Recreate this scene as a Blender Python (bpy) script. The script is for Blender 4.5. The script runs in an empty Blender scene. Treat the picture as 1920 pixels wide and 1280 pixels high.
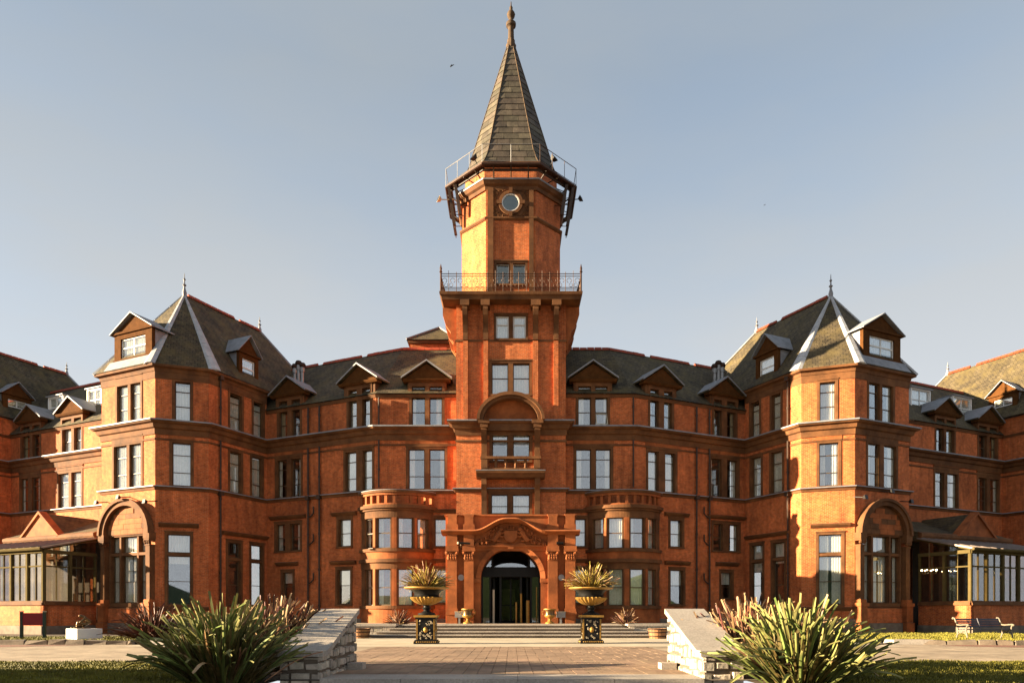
import bpy, bmesh, math, random
from mathutils import Vector, Matrix, Quaternion
random.seed(7)
R = math.radians
SC = bpy.context.scene
COL = SC.collection

# ------------------------------------------------------------------ camera
FPX, HOR, EYE = 1337.0, 1151.0, 1.1          # focal length and horizon in photo pixels, eye height
cam_d = bpy.data.cameras.new('camera'); cam = bpy.data.objects.new('camera', cam_d); COL.objects.link(cam)
cam.location = (0, 0, EYE); cam.rotation_euler = (R(90), 0, 0)
cam_d.sensor_width = 36; cam_d.lens = 36 * FPX / 1920; cam_d.shift_y = (HOR - 640) / 1920
cam_d.clip_start = .1; cam_d.clip_end = 3000
SC.camera = cam

# ------------------------------------------------------------------ sky, sun, exposure
AZ, EL = 84.3, 11.3                           # sun: degrees left of the line towards the camera, elevation
S = Vector((-math.sin(R(AZ)) * math.cos(R(EL)), -math.cos(R(AZ)) * math.cos(R(EL)), math.sin(R(EL))))
wd = bpy.data.worlds.new('World'); SC.world = wd; wd.use_nodes = True
nt = wd.node_tree; nt.nodes.clear()
wo = nt.nodes.new('ShaderNodeOutputWorld'); bg = nt.nodes.new('ShaderNodeBackground')
sky = nt.nodes.new('ShaderNodeTexSky'); sky.sky_type = 'NISHITA'; sky.sun_disc = False
sky.sun_elevation = R(EL); sky.sun_rotation = R(180 + AZ)
sky.air_density = 1.0; sky.dust_density = 1.2; sky.ozone_density = 1.5; sky.altitude = 0
tc = nt.nodes.new('ShaderNodeTexCoord')
mp = nt.nodes.new('ShaderNodeMapping'); mp.inputs['Scale'].default_value = (1.0, 1.0, 3.2)
nz = nt.nodes.new('ShaderNodeTexNoise'); nz.inputs['Scale'].default_value = 1.5; nz.inputs['Detail'].default_value = 7; nz.inputs['Roughness'].default_value = .52
cr = nt.nodes.new('ShaderNodeValToRGB'); cr.color_ramp.elements[0].position = .36; cr.color_ramp.elements[1].position = .72
cr.color_ramp.elements[0].color = (.56, .56, .56, 1); cr.color_ramp.elements[1].color = (1, 1, 1, 1)
mx = nt.nodes.new('ShaderNodeMix'); mx.data_type = 'RGBA'

L = nt.links.new
L(tc.outputs['Generated'], mp.inputs['Vector']); L(mp.outputs[0], nz.inputs['Vector']); L(nz.outputs['Fac'], cr.inputs[0])
sep = nt.nodes.new('ShaderNodeSeparateXYZ'); L(tc.outputs['Generated'], sep.inputs[0])
hz = nt.nodes.new('ShaderNodeMapRange'); hz.inputs['From Min'].default_value = 0; hz.inputs['From Max'].default_value = .60; hz.inputs['To Min'].default_value = 1; hz.inputs['To Max'].default_value = 0; hz.clamp = True
L(sep.outputs['Z'], hz.inputs['Value'])                       # the veil thickens towards the horizon all round
ad = nt.nodes.new('ShaderNodeMath'); ad.operation = 'MULTIPLY_ADD'; ad.use_clamp = True; L(hz.outputs[0], ad.inputs[0]); ad.inputs[1].default_value = .35; L(cr.outputs[0], ad.inputs[2])
vl = nt.nodes.new('ShaderNodeMix'); vl.data_type = 'RGBA'; L(hz.outputs[0], vl.inputs['Factor']); vl.inputs['A'].default_value = (1.30, 1.43, 1.53, 1); vl.inputs['B'].default_value = (2.62, 2.73, 2.88, 1); L(vl.outputs['Result'], mx.inputs['B'])
L(ad.outputs[0], mx.inputs['Factor']); L(sky.outputs[0], mx.inputs['A']); L(mx.outputs['Result'], bg.inputs[0])
bg.inputs[1].default_value = .05; L(bg.outputs[0], wo.inputs[0])
sl = bpy.data.lights.new('sun', 'SUN'); sl.energy = 4.7; sl.angle = R(.5); sl.color = (1.0, .80, .52)
so = bpy.data.objects.new('sun', sl); COL.objects.link(so); so.location = (-40, 0, 30)
so.rotation_euler = S.to_track_quat('Z', 'Y').to_euler()
SC.view_settings.view_transform = 'Standard'; SC.view_settings.look = 'None'
SC.view_settings.exposure = 2.72; SC.view_settings.gamma = 1; SC.view_settings.use_curve_mapping = False
SC.cycles.use_denoising = True
SC.cycles.max_bounces = 6; SC.cycles.transparent_max_bounces = 12

# ------------------------------------------------------------------ materials
def mat(name, col, rough=.8, metal=0, var=.18, scale=3, bump=0, bscale=30, spec=.3, obrand=0, var2=None, wear=.16):
    m = bpy.data.materials.new(name); m.use_nodes = True; t = m.node_tree; b = t.nodes['Principled BSDF']
    b.inputs['Roughness'].default_value = rough; b.inputs['Metallic'].default_value = metal
    b.inputs['Specular IOR Level'].default_value = spec
    g = t.nodes.new('ShaderNodeNewGeometry')
    n = t.nodes.new('ShaderNodeTexNoise'); n.inputs['Scale'].default_value = scale; n.inputs['Detail'].default_value = 6; n.inputs['Roughness'].default_value = .6
    t.links.new(g.outputs['Position'], n.inputs['Vector'])
    r = t.nodes.new('ShaderNodeValToRGB'); r.color_ramp.elements[0].position = .3; r.color_ramp.elements[1].position = .7
    c2 = var2 or tuple(min(1, c * (1 + var)) for c in col)
    r.color_ramp.elements[0].color = tuple(c * (1 - var) for c in col) + (1,); r.color_ramp.elements[1].color = tuple(c2) + (1,)
    t.links.new(n.outputs['Fac'], r.inputs[0])
    out = r.outputs[0]
    nb = t.nodes.new('ShaderNodeTexNoise'); nb.inputs['Scale'].default_value = .55; nb.inputs['Detail'].default_value = 8; nb.inputs['Roughness'].default_value = .72; t.links.new(g.outputs['Position'], nb.inputs['Vector'])
    mb_ = t.nodes.new('ShaderNodeMapRange'); mb_.inputs['From Min'].default_value = .35; mb_.inputs['From Max'].default_value = .68; mb_.inputs['To Min'].default_value = 1 - wear; mb_.inputs['To Max'].default_value = 1 + wear * .5; t.links.new(nb.outputs['Fac'], mb_.inputs['Value'])
    hb = t.nodes.new('ShaderNodeHueSaturation'); t.links.new(mb_.outputs[0], hb.inputs['Value']); t.links.new(out, hb.inputs['Color']); out = hb.outputs[0]
    if obrand:
        oi = t.nodes.new('ShaderNodeObjectInfo'); mr = t.nodes.new('ShaderNodeMapRange')
        mr.inputs['To Min'].default_value = 1 - obrand; mr.inputs['To Max'].default_value = 1 + obrand
        t.links.new(oi.outputs['Random'], mr.inputs['Value'])
        h = t.nodes.new('ShaderNodeHueSaturation'); t.links.new(mr.outputs[0], h.inputs['Value']); t.links.new(out, h.inputs['Color'])
        mr2 = t.nodes.new('ShaderNodeMapRange'); mr2.inputs['To Min'].default_value = .5 - obrand * .06; mr2.inputs['To Max'].default_value = .5 + obrand * .06
        ml = t.nodes.new('ShaderNodeMath'); ml.operation = 'FRACT'; mm = t.nodes.new('ShaderNodeMath'); mm.operation = 'MULTIPLY'; mm.inputs[1].default_value = 7.31
        t.links.new(oi.outputs['Random'], mm.inputs[0]); t.links.new(mm.outputs[0], ml.inputs[0]); t.links.new(ml.outputs[0], mr2.inputs['Value'])
        t.links.new(mr2.outputs[0], h.inputs['Hue'])
        out = h.outputs[0]
    t.links.new(out, b.inputs['Base Color'])
    if bump:
        n2 = t.nodes.new('ShaderNodeTexNoise'); n2.inputs['Scale'].default_value = bscale; n2.inputs['Detail'].default_value = 4
        t.links.new(g.outputs['Position'], n2.inputs['Vector'])
        bp = t.nodes.new('ShaderNodeBump'); bp.inputs['Strength'].default_value = bump; bp.inputs['Distance'].default_value = .02
        t.links.new(n2.outputs['Fac'], bp.inputs['Height']); t.links.new(bp.outputs[0], b.inputs['Normal'])
    return m

def coursed(name, c1, c2, mortar, bw, bh, msize, blot, bstr=.3, rough=.85, moss=None, zk=1.0, blotscale=.35):
    """brick / slate coursing laid along any wall or slope: horizontal axis = Z x normal"""
    m = bpy.data.materials.new(name); m.use_nodes = True; t = m.node_tree; b = t.nodes['Principled BSDF']; lk = t.links.new
    b.inputs['Roughness'].default_value = rough; b.inputs['Specular IOR Level'].default_value = .25
    g = t.nodes.new('ShaderNodeNewGeometry')
    cx = t.nodes.new('ShaderNodeVectorMath'); cx.operation = 'CROSS_PRODUCT'; cx.inputs[0].default_value = (0, 0, 1); lk(g.outputs['True Normal'], cx.inputs[1])
    nm = t.nodes.new('ShaderNodeVectorMath'); nm.operation = 'NORMALIZE'; lk(cx.outputs[0], nm.inputs[0])
    dt = t.nodes.new('ShaderNodeVectorMath'); dt.operation = 'DOT_PRODUCT'; lk(nm.outputs[0], dt.inputs[0]); lk(g.outputs['Position'], dt.inputs[1])
    sp = t.nodes.new('ShaderNodeSeparateXYZ'); lk(g.outputs['Position'], sp.inputs[0])
    zm = t.nodes.new('ShaderNodeMath'); zm.operation = 'MULTIPLY'; zm.inputs[1].default_value = zk; lk(sp.outputs['Z'], zm.inputs[0])
    cb = t.nodes.new('ShaderNodeCombineXYZ'); lk(dt.outputs['Value'], cb.inputs[0]); lk(zm.outputs[0], cb.inputs[1])
    br = t.nodes.new('ShaderNodeTexBrick'); lk(cb.outputs[0], br.inputs['Vector'])
    br.inputs['Scale'].default_value = 1; br.inputs['Brick Width'].default_value = bw; br.inputs['Row Height'].default_value = bh
    br.inputs['Mortar Size'].default_value = msize; br.inputs['Mortar Smooth'].default_value = .3; br.inputs['Bias'].default_value = -.1
    br.inputs['Color1'].default_value = c1 + (1,); br.inputs['Color2'].default_value = c2 + (1,); br.inputs['Mortar'].default_value = mortar + (1,)
    n = t.nodes.new('ShaderNodeTexNoise'); n.inputs['Scale'].default_value = blotscale; n.inputs['Detail'].default_value = 9; n.inputs['Roughness'].default_value = .68
    lk(g.outputs['Position'], n.inputs['Vector'])
    mr = t.nodes.new('ShaderNodeMapRange'); mr.inputs['From Min'].default_value = .3; mr.inputs['From Max'].default_value = .7
    mr.inputs['To Min'].default_value = 1 - blot; mr.inputs['To Max'].default_value = 1 + blot; lk(n.outputs['Fac'], mr.inputs['Value'])
    h = t.nodes.new('ShaderNodeHueSaturation'); lk(mr.outputs[0], h.inputs['Value']); lk(br.outputs['Color'], h.inputs['Color'])
    out = h.outputs[0]
    # fine grain so that single pieces differ
    n4 = t.nodes.new('ShaderNodeTexNoise'); n4.inputs['Scale'].default_value = 5; n4.inputs['Detail'].default_value = 6; n4.inputs['Roughness'].default_value = .75; lk(g.outputs['Position'], n4.inputs['Vector'])
    mr4 = t.nodes.new('ShaderNodeMapRange'); mr4.inputs['From Min'].default_value = .3; mr4.inputs['From Max'].default_value = .7; mr4.inputs['To Min'].default_value = .68; mr4.inputs['To Max'].default_value = 1.32
    lk(n4.outputs['Fac'], mr4.inputs['Value'])
    h4 = t.nodes.new('ShaderNodeHueSaturation'); lk(mr4.outputs[0], h4.inputs['Value']); lk(out, h4.inputs['Color']); out = h4.outputs[0]
    sv = t.nodes.new('ShaderNodeCombineXYZ'); zz_ = t.nodes.new('ShaderNodeMath'); zz_.operation = 'MULTIPLY'; zz_.inputs[1].default_value = .22; lk(sp.outputs['Z'], zz_.inputs[0])
    lk(dt.outputs['Value'], sv.inputs[0]); lk(zz_.outputs[0], sv.inputs[1])
    n5 = t.nodes.new('ShaderNodeTexNoise'); n5.inputs['Scale'].default_value = 2.2; n5.inputs['Detail'].default_value = 7; n5.inputs['Roughness'].default_value = .7; lk(sv.outputs[0], n5.inputs['Vector'])
    mr5 = t.nodes.new('ShaderNodeMapRange'); mr5.inputs['From Min'].default_value = .45; mr5.inputs['From Max'].default_value = .75; mr5.inputs['To Min'].default_value = 1.08; mr5.inputs['To Max'].default_value = .5; lk(n5.outputs['Fac'], mr5.inputs['Value'])
    h5 = t.nodes.new('ShaderNodeHueSaturation'); lk(mr5.outputs[0], h5.inputs['Value']); lk(out, h5.inputs['Color']); out = h5.outputs[0]
    if moss:
        n3 = t.nodes.new('ShaderNodeTexNoise'); n3.inputs['Scale'].default_value = 1.1; n3.inputs['Detail'].default_value = 8; n3.inputs['Roughness'].default_value = .7; lk(g.outputs['Position'], n3.inputs['Vector'])
        r3 = t.nodes.new('ShaderNodeMapRange'); r3.inputs['From Min'].default_value = .45; r3.inputs['From Max'].default_value = .7; lk(n3.outputs['Fac'], r3.inputs['Value'])
        mx = t.nodes.new('ShaderNodeMix'); mx.data_type = 'RGBA'; lk(r3.outputs[0], mx.inputs['Factor']); lk(out, mx.inputs['A']); mx.inputs['B'].default_value = moss + (1,)
        out = mx.outputs['Result']
    lk(out, b.inputs['Base Color'])
    bp = t.nodes.new('ShaderNodeBump'); bp.inputs['Strength'].default_value = bstr; bp.inputs['Distance'].default_value = .012; bp.invert = True
    lk(br.outputs['Fac'], bp.inputs['Height']); lk(bp.outputs[0], b.inputs['Normal'])
    return m

M = {}
M['brick'] = coursed('brick', (.50, .108, .022), (.34, .063, .014), (.43, .19, .085), .225, .075, .011, .32)
M['stone'] = mat('sandstone', (.15, .061, .021), .85, wear=.38, var=.38, scale=1.3, bump=.25, bscale=18)
M['terra'] = mat('red_sandstone', (.32, .092, .025), .85, wear=.35, var=.34, scale=1.6, bump=.25, bscale=22)
M['slate'] = coursed('slate', (.095, .072, .040), (.052, .040, .024), (.018, .014, .010), .30, .2, .016, .5, .6, .8, moss=(.11, .082, .032), zk=1.3, blotscale=.5)
M['spire'] = mat('spire_slate', (.076, .060, .044), .75, var=.35, scale=2.2, bump=.4, bscale=14, obrand=.3, var2=(.105, .084, .058))
M['lead'] = mat('lead', (.24, .24, .255), .6, metal=.15, var=.22, scale=2.5, bump=.1, bscale=10)
M['hiplead'] = mat('pale_hip_lead', (.40, .40, .41), .6, var=.2, scale=3)
M['ridge'] = mat('ridge_tile', (.30, .05, .018), .75, var=.25, scale=3)
M['white'] = mat('white_paint', (.78, .76, .72), .5, var=.05)
M['brown'] = mat('brown_paint', (.10, .055, .022), .5, var=.2)
M['timber'] = mat('stained_timber', (.085, .034, .010), .95, spec=.08, var=.25, scale=4)
M['pipe'] = mat('pipe_paint', (.05, .028, .016), .5, var=.3, scale=5)
M['curtain'] = mat('net_curtain', (.86, .83, .76), .9, var=.08, scale=6)
M['drape'] = mat('tan_drape', (.55, .45, .28), .9, var=.15, scale=6)
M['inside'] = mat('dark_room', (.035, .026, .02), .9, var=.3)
M['black'] = mat('black_paint', (.008, .0075, .007), .5, var=.2, spec=.2)
M['gold'] = mat('gold_paint', (.36, .20, .045), .5, metal=.4, var=.22, scale=12)
M['bronze'] = mat('bronze', (.14, .085, .04), .3, metal=.8, var=.3, scale=8)
M['iron'] = mat('wrought_iron', (.05, .022, .012), .55, metal=.3, var=.3, scale=9)
M['zinc'] = mat('zinc_roof', (.22, .17, .145), .5, metal=.3, var=.25, scale=2)
M['olive'] = mat('olive_paint', (.095, .07, .028), .95, spec=.05, var=.15)
M['granite'] = mat('granite', (.36, .31, .26), .8, wear=.25, var=.25, scale=26, bump=.25, bscale=60)
M['rubble'] = mat('rubble_granite', (.40, .34, .27), .9, var=.3, scale=7, bump=.6, bscale=14, obrand=.22)
M['mortar'] = mat('lime_mortar', (.13, .10, .075), .95, var=.25, scale=9)
M['plinth'] = mat('plinth_stone', (.17, .13, .095), .9, var=.3, scale=2.5, bump=.3, bscale=12)
M['paver'] = mat('paver', (.30, .195, .125), .85, wear=.42, var=.14, scale=9, bump=.15, bscale=60, obrand=.10)
M['concrete'] = mat('pale_concrete', (.34, .26, .18), .9, wear=.36, var=.13, scale=2.2, bump=.12, bscale=70)
M['band'] = mat('cream_concrete', (.44, .37, .27), .9, wear=.25, var=.12, scale=1.5)
M['asphalt'] = mat('red_asphalt', (.21, .10, .065), .9, var=.22, scale=3, bump=.2, bscale=60)
M['soil'] = mat('soil', (.07, .045, .025), .95, var=.4, scale=6, bump=.4, bscale=10)
M['lawn'] = mat('lawn_ground', (.055, .055, .010), .95, wear=.4, var=.35, scale=5, bump=.5, bscale=30)
M['grass'] = mat('grass_blades', (.17, .15, .016), .7, wear=.5, var=.4, scale=3)
M['leafg'] = mat('flax_green', (.105, .135, .026), .65, var=.4, scale=7, obrand=.5, spec=.2, var2=(.17, .20, .055))
M['leafi'] = mat('flax_inner', (.075, .08, .018), .6, var=.5, scale=9, var2=(.17, .11, .035))
M['leafb'] = mat('flax_bronze', (.14, .06, .030), .5, var=.4, scale=4, obrand=.5, var2=(.27, .15, .07))
M['leafr'] = mat('flax_maroon', (.07, .022, .016), .5, var=.4, scale=4, obrand=.4, var2=(.14, .055, .03))
M['leafy'] = mat('cordyline_leaf', (.24, .18, .03), .5, var=.5, scale=6, obrand=.4, var2=(.38, .27, .05))
M['hedge'] = mat('hedge_leaf', (.05, .07, .02), .7, var=.4)
M['redboard'] = mat('red_board', (.22, .012, .014), .5, var=.12)
M['green'] = mat('dark_green_paint', (.02, .035, .025), .4, var=.2)
M['wood'] = mat('oak_stave', (.26, .13, .05), .6, var=.3, scale=5, obrand=.2)
M['slat'] = mat('bench_slat', (.055, .05, .06), .55, var=.3, scale=4)
M['castiron'] = mat('cream_cast_iron', (.50, .41, .28), .5, var=.15)
M['benchiron'] = mat('bench_iron', (.17, .14, .10), .6, var=.2)
M['darkstone'] = mat('dark_stone', (.075, .045, .024), .85, var=.3)
M['grey'] = mat('grey_metal', (.30, .29, .28), .4, metal=.5, var=.15)
M['bird'] = mat('bird_plumage', (.03, .028, .028), .8)
M['lamp'] = mat('lamp_housing', (.014, .012, .011), .5, var=.3)
def glass(name, refl, tint):
    m = bpy.data.materials.new(name); m.use_nodes = True; t = m.node_tree; t.nodes.clear()
    o = t.nodes.new('ShaderNodeOutputMaterial'); mx = t.nodes.new('ShaderNodeMixShader'); tr = t.nodes.new('ShaderNodeBsdfTransparent'); gl = t.nodes.new('ShaderNodeBsdfGlossy')
    gl.inputs['Roughness'].default_value = .015; gl.inputs['Color'].default_value = (.95, .97, 1, 1); tr.inputs['Color'].default_value = tint + (1,)
    fr = t.nodes.new('ShaderNodeFresnel'); fr.inputs['IOR'].default_value = 1.5
    ge = t.nodes.new('ShaderNodeNewGeometry'); io = t.nodes.new('ShaderNodeMapRange'); io.inputs['To Min'].default_value = 1.5; io.inputs['To Max'].default_value = 1 / 1.5
    t.links.new(ge.outputs['Backfacing'], io.inputs['Value']); t.links.new(io.outputs[0], fr.inputs['IOR'])      # both faces of a pane reflect alike
    mr = t.nodes.new('ShaderNodeMapRange'); mr.inputs['To Min'].default_value = refl; mr.inputs['To Max'].default_value = 1
    t.links.new(fr.outputs[0], mr.inputs['Value']); t.links.new(mr.outputs[0], mx.inputs[0]); t.links.new(tr.outputs[0], mx.inputs[1]); t.links.new(gl.outputs[0], mx.inputs[2]); t.links.new(mx.outputs[0], o.inputs[0])
    return m
M['glass'] = glass('window_glass', .2, (.94, .95, .93))
M['cglass'] = glass('conservatory_glass', .10, (.92, .90, .86))
M['dglass'] = glass('door_glass', .08, (.86, .9, .78))
def emis(name, col, st):
    m = bpy.data.materials.new(name); m.use_nodes = True; b = m.node_tree.nodes['Principled BSDF']
    b.inputs['Base Color'].default_value = col + (1,); b.inputs['Emission Color'].default_value = col + (1,); b.inputs['Emission Strength'].default_value = st
    return m
M['bulb'] = emis('lit_bulb', (1, .72, .35), 6)

# ------------------------------------------------------------------ mesh helpers
class MB:
    def __init__(s): s.v = []; s.f = []
    def add(s, vs, fs):
        o = len(s.v); s.v += [tuple(v) for v in vs]; s.f += [tuple(i + o for i in f) for f in fs]; return s
    def prism(s, base, top):
        n = len(base); return s.add(list(base) + list(top), [tuple(range(n))[::-1], tuple(range(n, 2 * n))] + [(i, (i + 1) % n, n + (i + 1) % n, n + i) for i in range(n)])
    def box(s, a, b):
        (x0, y0, z0), (x1, y1, z1) = a, b
        return s.prism([(x0, y0, z0), (x1, y0, z0), (x1, y1, z0), (x0, y1, z0)], [(x0, y0, z1), (x1, y0, z1), (x1, y1, z1), (x0, y1, z1)])
    def lathe(s, prof, c=(0, 0), n=20, a0=0, a1=360, flute=0, fn=0):
        full = abs(a1 - a0) >= 359.9; k = n if full else n + 1; rows = []
        for (r, z) in prof:
            row = []
            for i in range(k):
                a = R(a0 + (a1 - a0) * i / n)
                rr = r * (1 + flute * math.cos(fn * a)) if flute else r
                row.append((c[0] + rr * math.cos(a), c[1] + rr * math.sin(a), z))
            rows.append(row)
        vs = [p for r_ in rows for p in r_]; fs = []
        for j in range(len(prof) - 1):
            for i in range(n):
                i2 = (i + 1) % k if full else i + 1
                fs.append((j * k + i, j * k + i2, (j + 1) * k + i2, (j + 1) * k + i))
        if full:
            fs.append(tuple(range(k))[::-1]); fs.append(tuple((len(prof) - 1) * k + i for i in range(k)))
        return s.add(vs, fs)
    def tube(s, pts, r, n=6, r1=None, flat=1):
        pts = [Vector(p) for p in pts]; vs = []; m = len(pts)
        for i, p in enumerate(pts):
            d = (pts[min(i + 1, m - 1)] - pts[max(i - 1, 0)]).normalized()
            a = d.cross(Vector((0, 0, 1)) if abs(d.z) < .95 else Vector((0, 1, 0))).normalized(); b = d.cross(a)
            rr = r if r1 is None else r + (r1 - r) * i / (m - 1)
            vs += [p + a * rr * math.cos(2 * math.pi * k / n) + b * rr * flat * math.sin(2 * math.pi * k / n) for k in range(n)]
        fs = [(i * n + k, i * n + (k + 1) % n, (i + 1) * n + (k + 1) % n, (i + 1) * n + k) for i in range(m - 1) for k in range(n)]
        fs += [tuple(range(n))[::-1], tuple((m - 1) * n + k for k in range(n))]
        return s.add(vs, fs)
    def ball(s, c, r, n=8, sc=(1, 1, 1)):
        vs = [(c[0], c[1], c[2] - r * sc[2])]; rings = n // 2
        for j in range(1, rings):
            t = math.pi * j / rings
            vs += [(c[0] + r * sc[0] * math.sin(t) * math.cos(2 * math.pi * k / n), c[1] + r * sc[1] * math.sin(t) * math.sin(2 * math.pi * k / n), c[2] - r * sc[2] * math.cos(t)) for k in range(n)]
        vs.append((c[0], c[1], c[2] + r * sc[2])); T = len(vs) - 1
        fs = [(0, 1 + (k + 1) % n, 1 + k) for k in range(n)] + [(T, 1 + (rings - 2) * n + k, 1 + (rings - 2) * n + (k + 1) % n) for k in range(n)]
        fs += [(1 + j * n + k, 1 + j * n + (k + 1) % n, 1 + (j + 1) * n + (k + 1) % n, 1 + (j + 1) * n + k) for j in range(rings - 2) for k in range(n)]
        return s.add(vs, fs)

PINV = {}
def link(o, parent):
    COL.objects.link(o)
    if parent is not None:
        o.parent = parent
        if parent.name in PINV: o.matrix_parent_inverse = PINV[parent.name]
    return o
def obj(name, mb, m, parent=None, smooth=False, recalc=True):
    me = bpy.data.meshes.new(name); me.from_pydata(mb.v, [], mb.f)
    if recalc:
        bm = bmesh.new(); bm.from_mesh(me); bmesh.ops.recalc_face_normals(bm, faces=bm.faces); bm.to_mesh(me); bm.free()
    me.materials.append(M[m] if isinstance(m, str) else m)
    if smooth:
        me.polygons.foreach_set('use_smooth', [True] * len(me.polygons))
        try: me.set_sharp_from_angle(angle=R(40))
        except Exception: pass
    return link(bpy.data.objects.new(name, me), parent)
def thing(name, label, cat, loc=(0, 0, 0), rz=0, group=None, world=False):
    o = bpy.data.objects.new(name, None); COL.objects.link(o); o.location = loc; o.rotation_euler = (0, 0, rz); o.empty_display_size = .3
    if world: PINV[o.name] = Matrix.Translation(-Vector(loc))
    return tag(o, label, cat, group)
def tag(o, label, cat, group=None):
    o['label'] = label; o['category'] = cat
    if group: o['group'] = group
    return o
def struct(name, mb, m, parent=None, kind='structure'):
    o = obj(name, mb, m, parent)
    if parent is None: o['kind'] = kind
    return o
def at(x, y, Y):                                     # photo pixel at depth Y -> point in the place
    return Vector(((x - 960) * Y / FPX, Y, EYE + (HOR - y) * Y / FPX))

class Fr:                                            # a wall frame: u along the wall (left to right from outside), d outwards, z up
    def __init__(s, P, Q):
        s.P = Vector((P[0], P[1])); d = Vector((Q[0] - P[0], Q[1] - P[1])); s.L = d.length; s.U = d / s.L; s.N = Vector((s.U.y, -s.U.x))
    def p(s, u, d, z):
        w = s.P + s.U * u + s.N * d; return (w.x, w.y, z)
    def ux(s, px, d=0):                              # where the sight line through photo column px meets the wall
        k = (px - 960) / FPX; o = s.P + s.N * d; return (k * o.y - o.x) / (s.U.x - k * s.U.y)
    def zy(s, px, py, d=0):
        w = s.P + s.U * s.ux(px, d) + s.N * d; return EYE + (HOR - py) * w.y / FPX
    def box(s, mb, u0, u1, d0, d1, z0, z1):
        return mb.prism([s.p(u0, d1, z0), s.p(u1, d1, z0), s.p(u1, d0, z0), s.p(u0, d0, z0)], [s.p(u0, d1, z1), s.p(u1, d1, z1), s.p(u1, d0, z1), s.p(u0, d0, z1)])
    def poly(s, mb, uz, d0, d1):                     # polygon in the wall plane, extruded outwards
        return mb.prism([s.p(u, d0, z) for u, z in uz], [s.p(u, d1, z) for u, z in uz])
    def side(s, mb, dz, u0, u1):                     # profile in (d,z) extruded along u
        return mb.prism([s.p(u0, d, z) for d, z in dz], [s.p(u1, d, z) for d, z in dz])

def sweep(mb, path, prof):
    """moulding: profile (d,z) swept with mitres along a plan path given left to right as seen from outside"""
    pts = [Vector(p) for p in path]; n = len(pts); secs = []
    for i in range(n):
        if i == 0: d = (pts[1] - pts[0]).normalized(); nrm = Vector((d.y, -d.x)); k = 1
        elif i == n - 1: d = (pts[-1] - pts[-2]).normalized(); nrm = Vector((d.y, -d.x)); k = 1
        else:
            a = (pts[i] - pts[i - 1]).normalized(); b = (pts[i + 1] - pts[i]).normalized()
            na = Vector((a.y, -a.x)); nb = Vector((b.y, -b.x)); nrm = (na + nb).normalized(); k = 1 / max(.3, nrm.dot(na))
        secs.append([(pts[i].x + nrm.x * dd * k, pts[i].y + nrm.y * dd * k, z) for dd, z in prof])
    m = len(prof); vs = [v for s_ in secs for v in s_]
    fs = [(i * m + j, i * m + (j + 1) % m, (i + 1) * m + (j + 1) % m, (i + 1) * m + j) for i in range(n - 1) for j in range(m)]
    fs += [tuple(range(m))[::-1], tuple((n - 1) * m + j for j in range(m))]
    return mb.add(vs, fs)

# ------------------------------------------------------------------ ground
GZ = -.03
g = MB()
def sheet(mb, x0, y0, x1, y1, z, z2=None):
    z2 = z if z2 is None else z2
    return mb.add([(x0, y0, z), (x1, y0, z), (x1, y1, z2), (x0, y1, z2)], [(0, 1, 2, 3)])
sheet(g, -900, 12.15, 900, 1200, GZ); sheet(g, -900, -300, -4.0, 12.15, GZ); sheet(g, 4.0, -300, 900, 12.15, GZ)
sheet(g, -4.0, -300, 4.0, 12.15, -.63)
struct('ground', g, 'soil')
struct('lower_path', sheet(MB(), -3.9, -40, 3.9, 11.2, -.62), 'concrete')
# pale paths each side of the paved terrace, cream carriageway behind it
p = MB(); sheet(p, -60, 16.6, -4.62, 26.2, -.012); sheet(p, 4.62, 16.6, 60, 28.2, -.012); struct('path', p, 'concrete')
struct('carriageway', sheet(MB(), -13.5, 24.4, 13.5, 33.4, -.004), 'band')
p = MB(); p.add([(-60, 25.9, -.006), (-60, 19.9, -.006), (-18.5, 23.2, -.006), (-15.2, 25.9, -.006)], [(0, 1, 2, 3)])
p.add([(60, 27.9, -.006), (60, 20, -.006), (19.5, 22.4, -.006), (15.0, 25.2, -.006), (17, 26.2, -.006)], [(0, 1, 2, 3, 4)]); struct('road', p, 'asphalt')
hm = MB(); hr = random.Random(8); hx = [-420 + 14 * i for i in range(61)]; hv = []  # unseen ridge added behind the camera, for dark reflections in the panes
for i, x in enumerate(hx): hv += [(x, -150, -.5), (x, -175, 13 + 6 * math.sin(i * .31) + 4 * math.sin(i * .83 + 1) + hr.uniform(-1.6, 1.6)), (x, -260, 9)]
hm.add(hv, [(3 * i + j, 3 * i + j + 1, 3 * i + j + 4, 3 * i + j + 3) for i in range(60) for j in (0, 1)]); struct('reflection_hills', hm, 'hedge')
p = MB(); p.add([(-60, 2, .0), (-4.6, 2, .0), (-4.6, 16.6, .0), (-60, 16.6, .0)], [(0, 1, 2, 3)]); p.add([(60, 2, 0), (60, 16.6, 0), (4.6, 16.6, 0), (4.6, 2, 0)], [(0, 1, 2, 3)])
struct('lawn', p, 'lawn')
p = MB(); p.add([(-60, 26.35, .1), (-13.9, 26.35, .1), (-12.4, 29, .1), (-12, 36, .0), (-12.5, 46, -.16), (-60, 46, -.2)], [(0, 1, 2, 3, 4, 5)])
p.add([(60, 28.6, .03), (60, 50, .03), (13.2, 50, .03), (13.2, 29.4, .03), (15.5, 28.6, .03)], [(0, 1, 2, 3, 4)]); struct('grass_bed', p, 'lawn')
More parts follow.
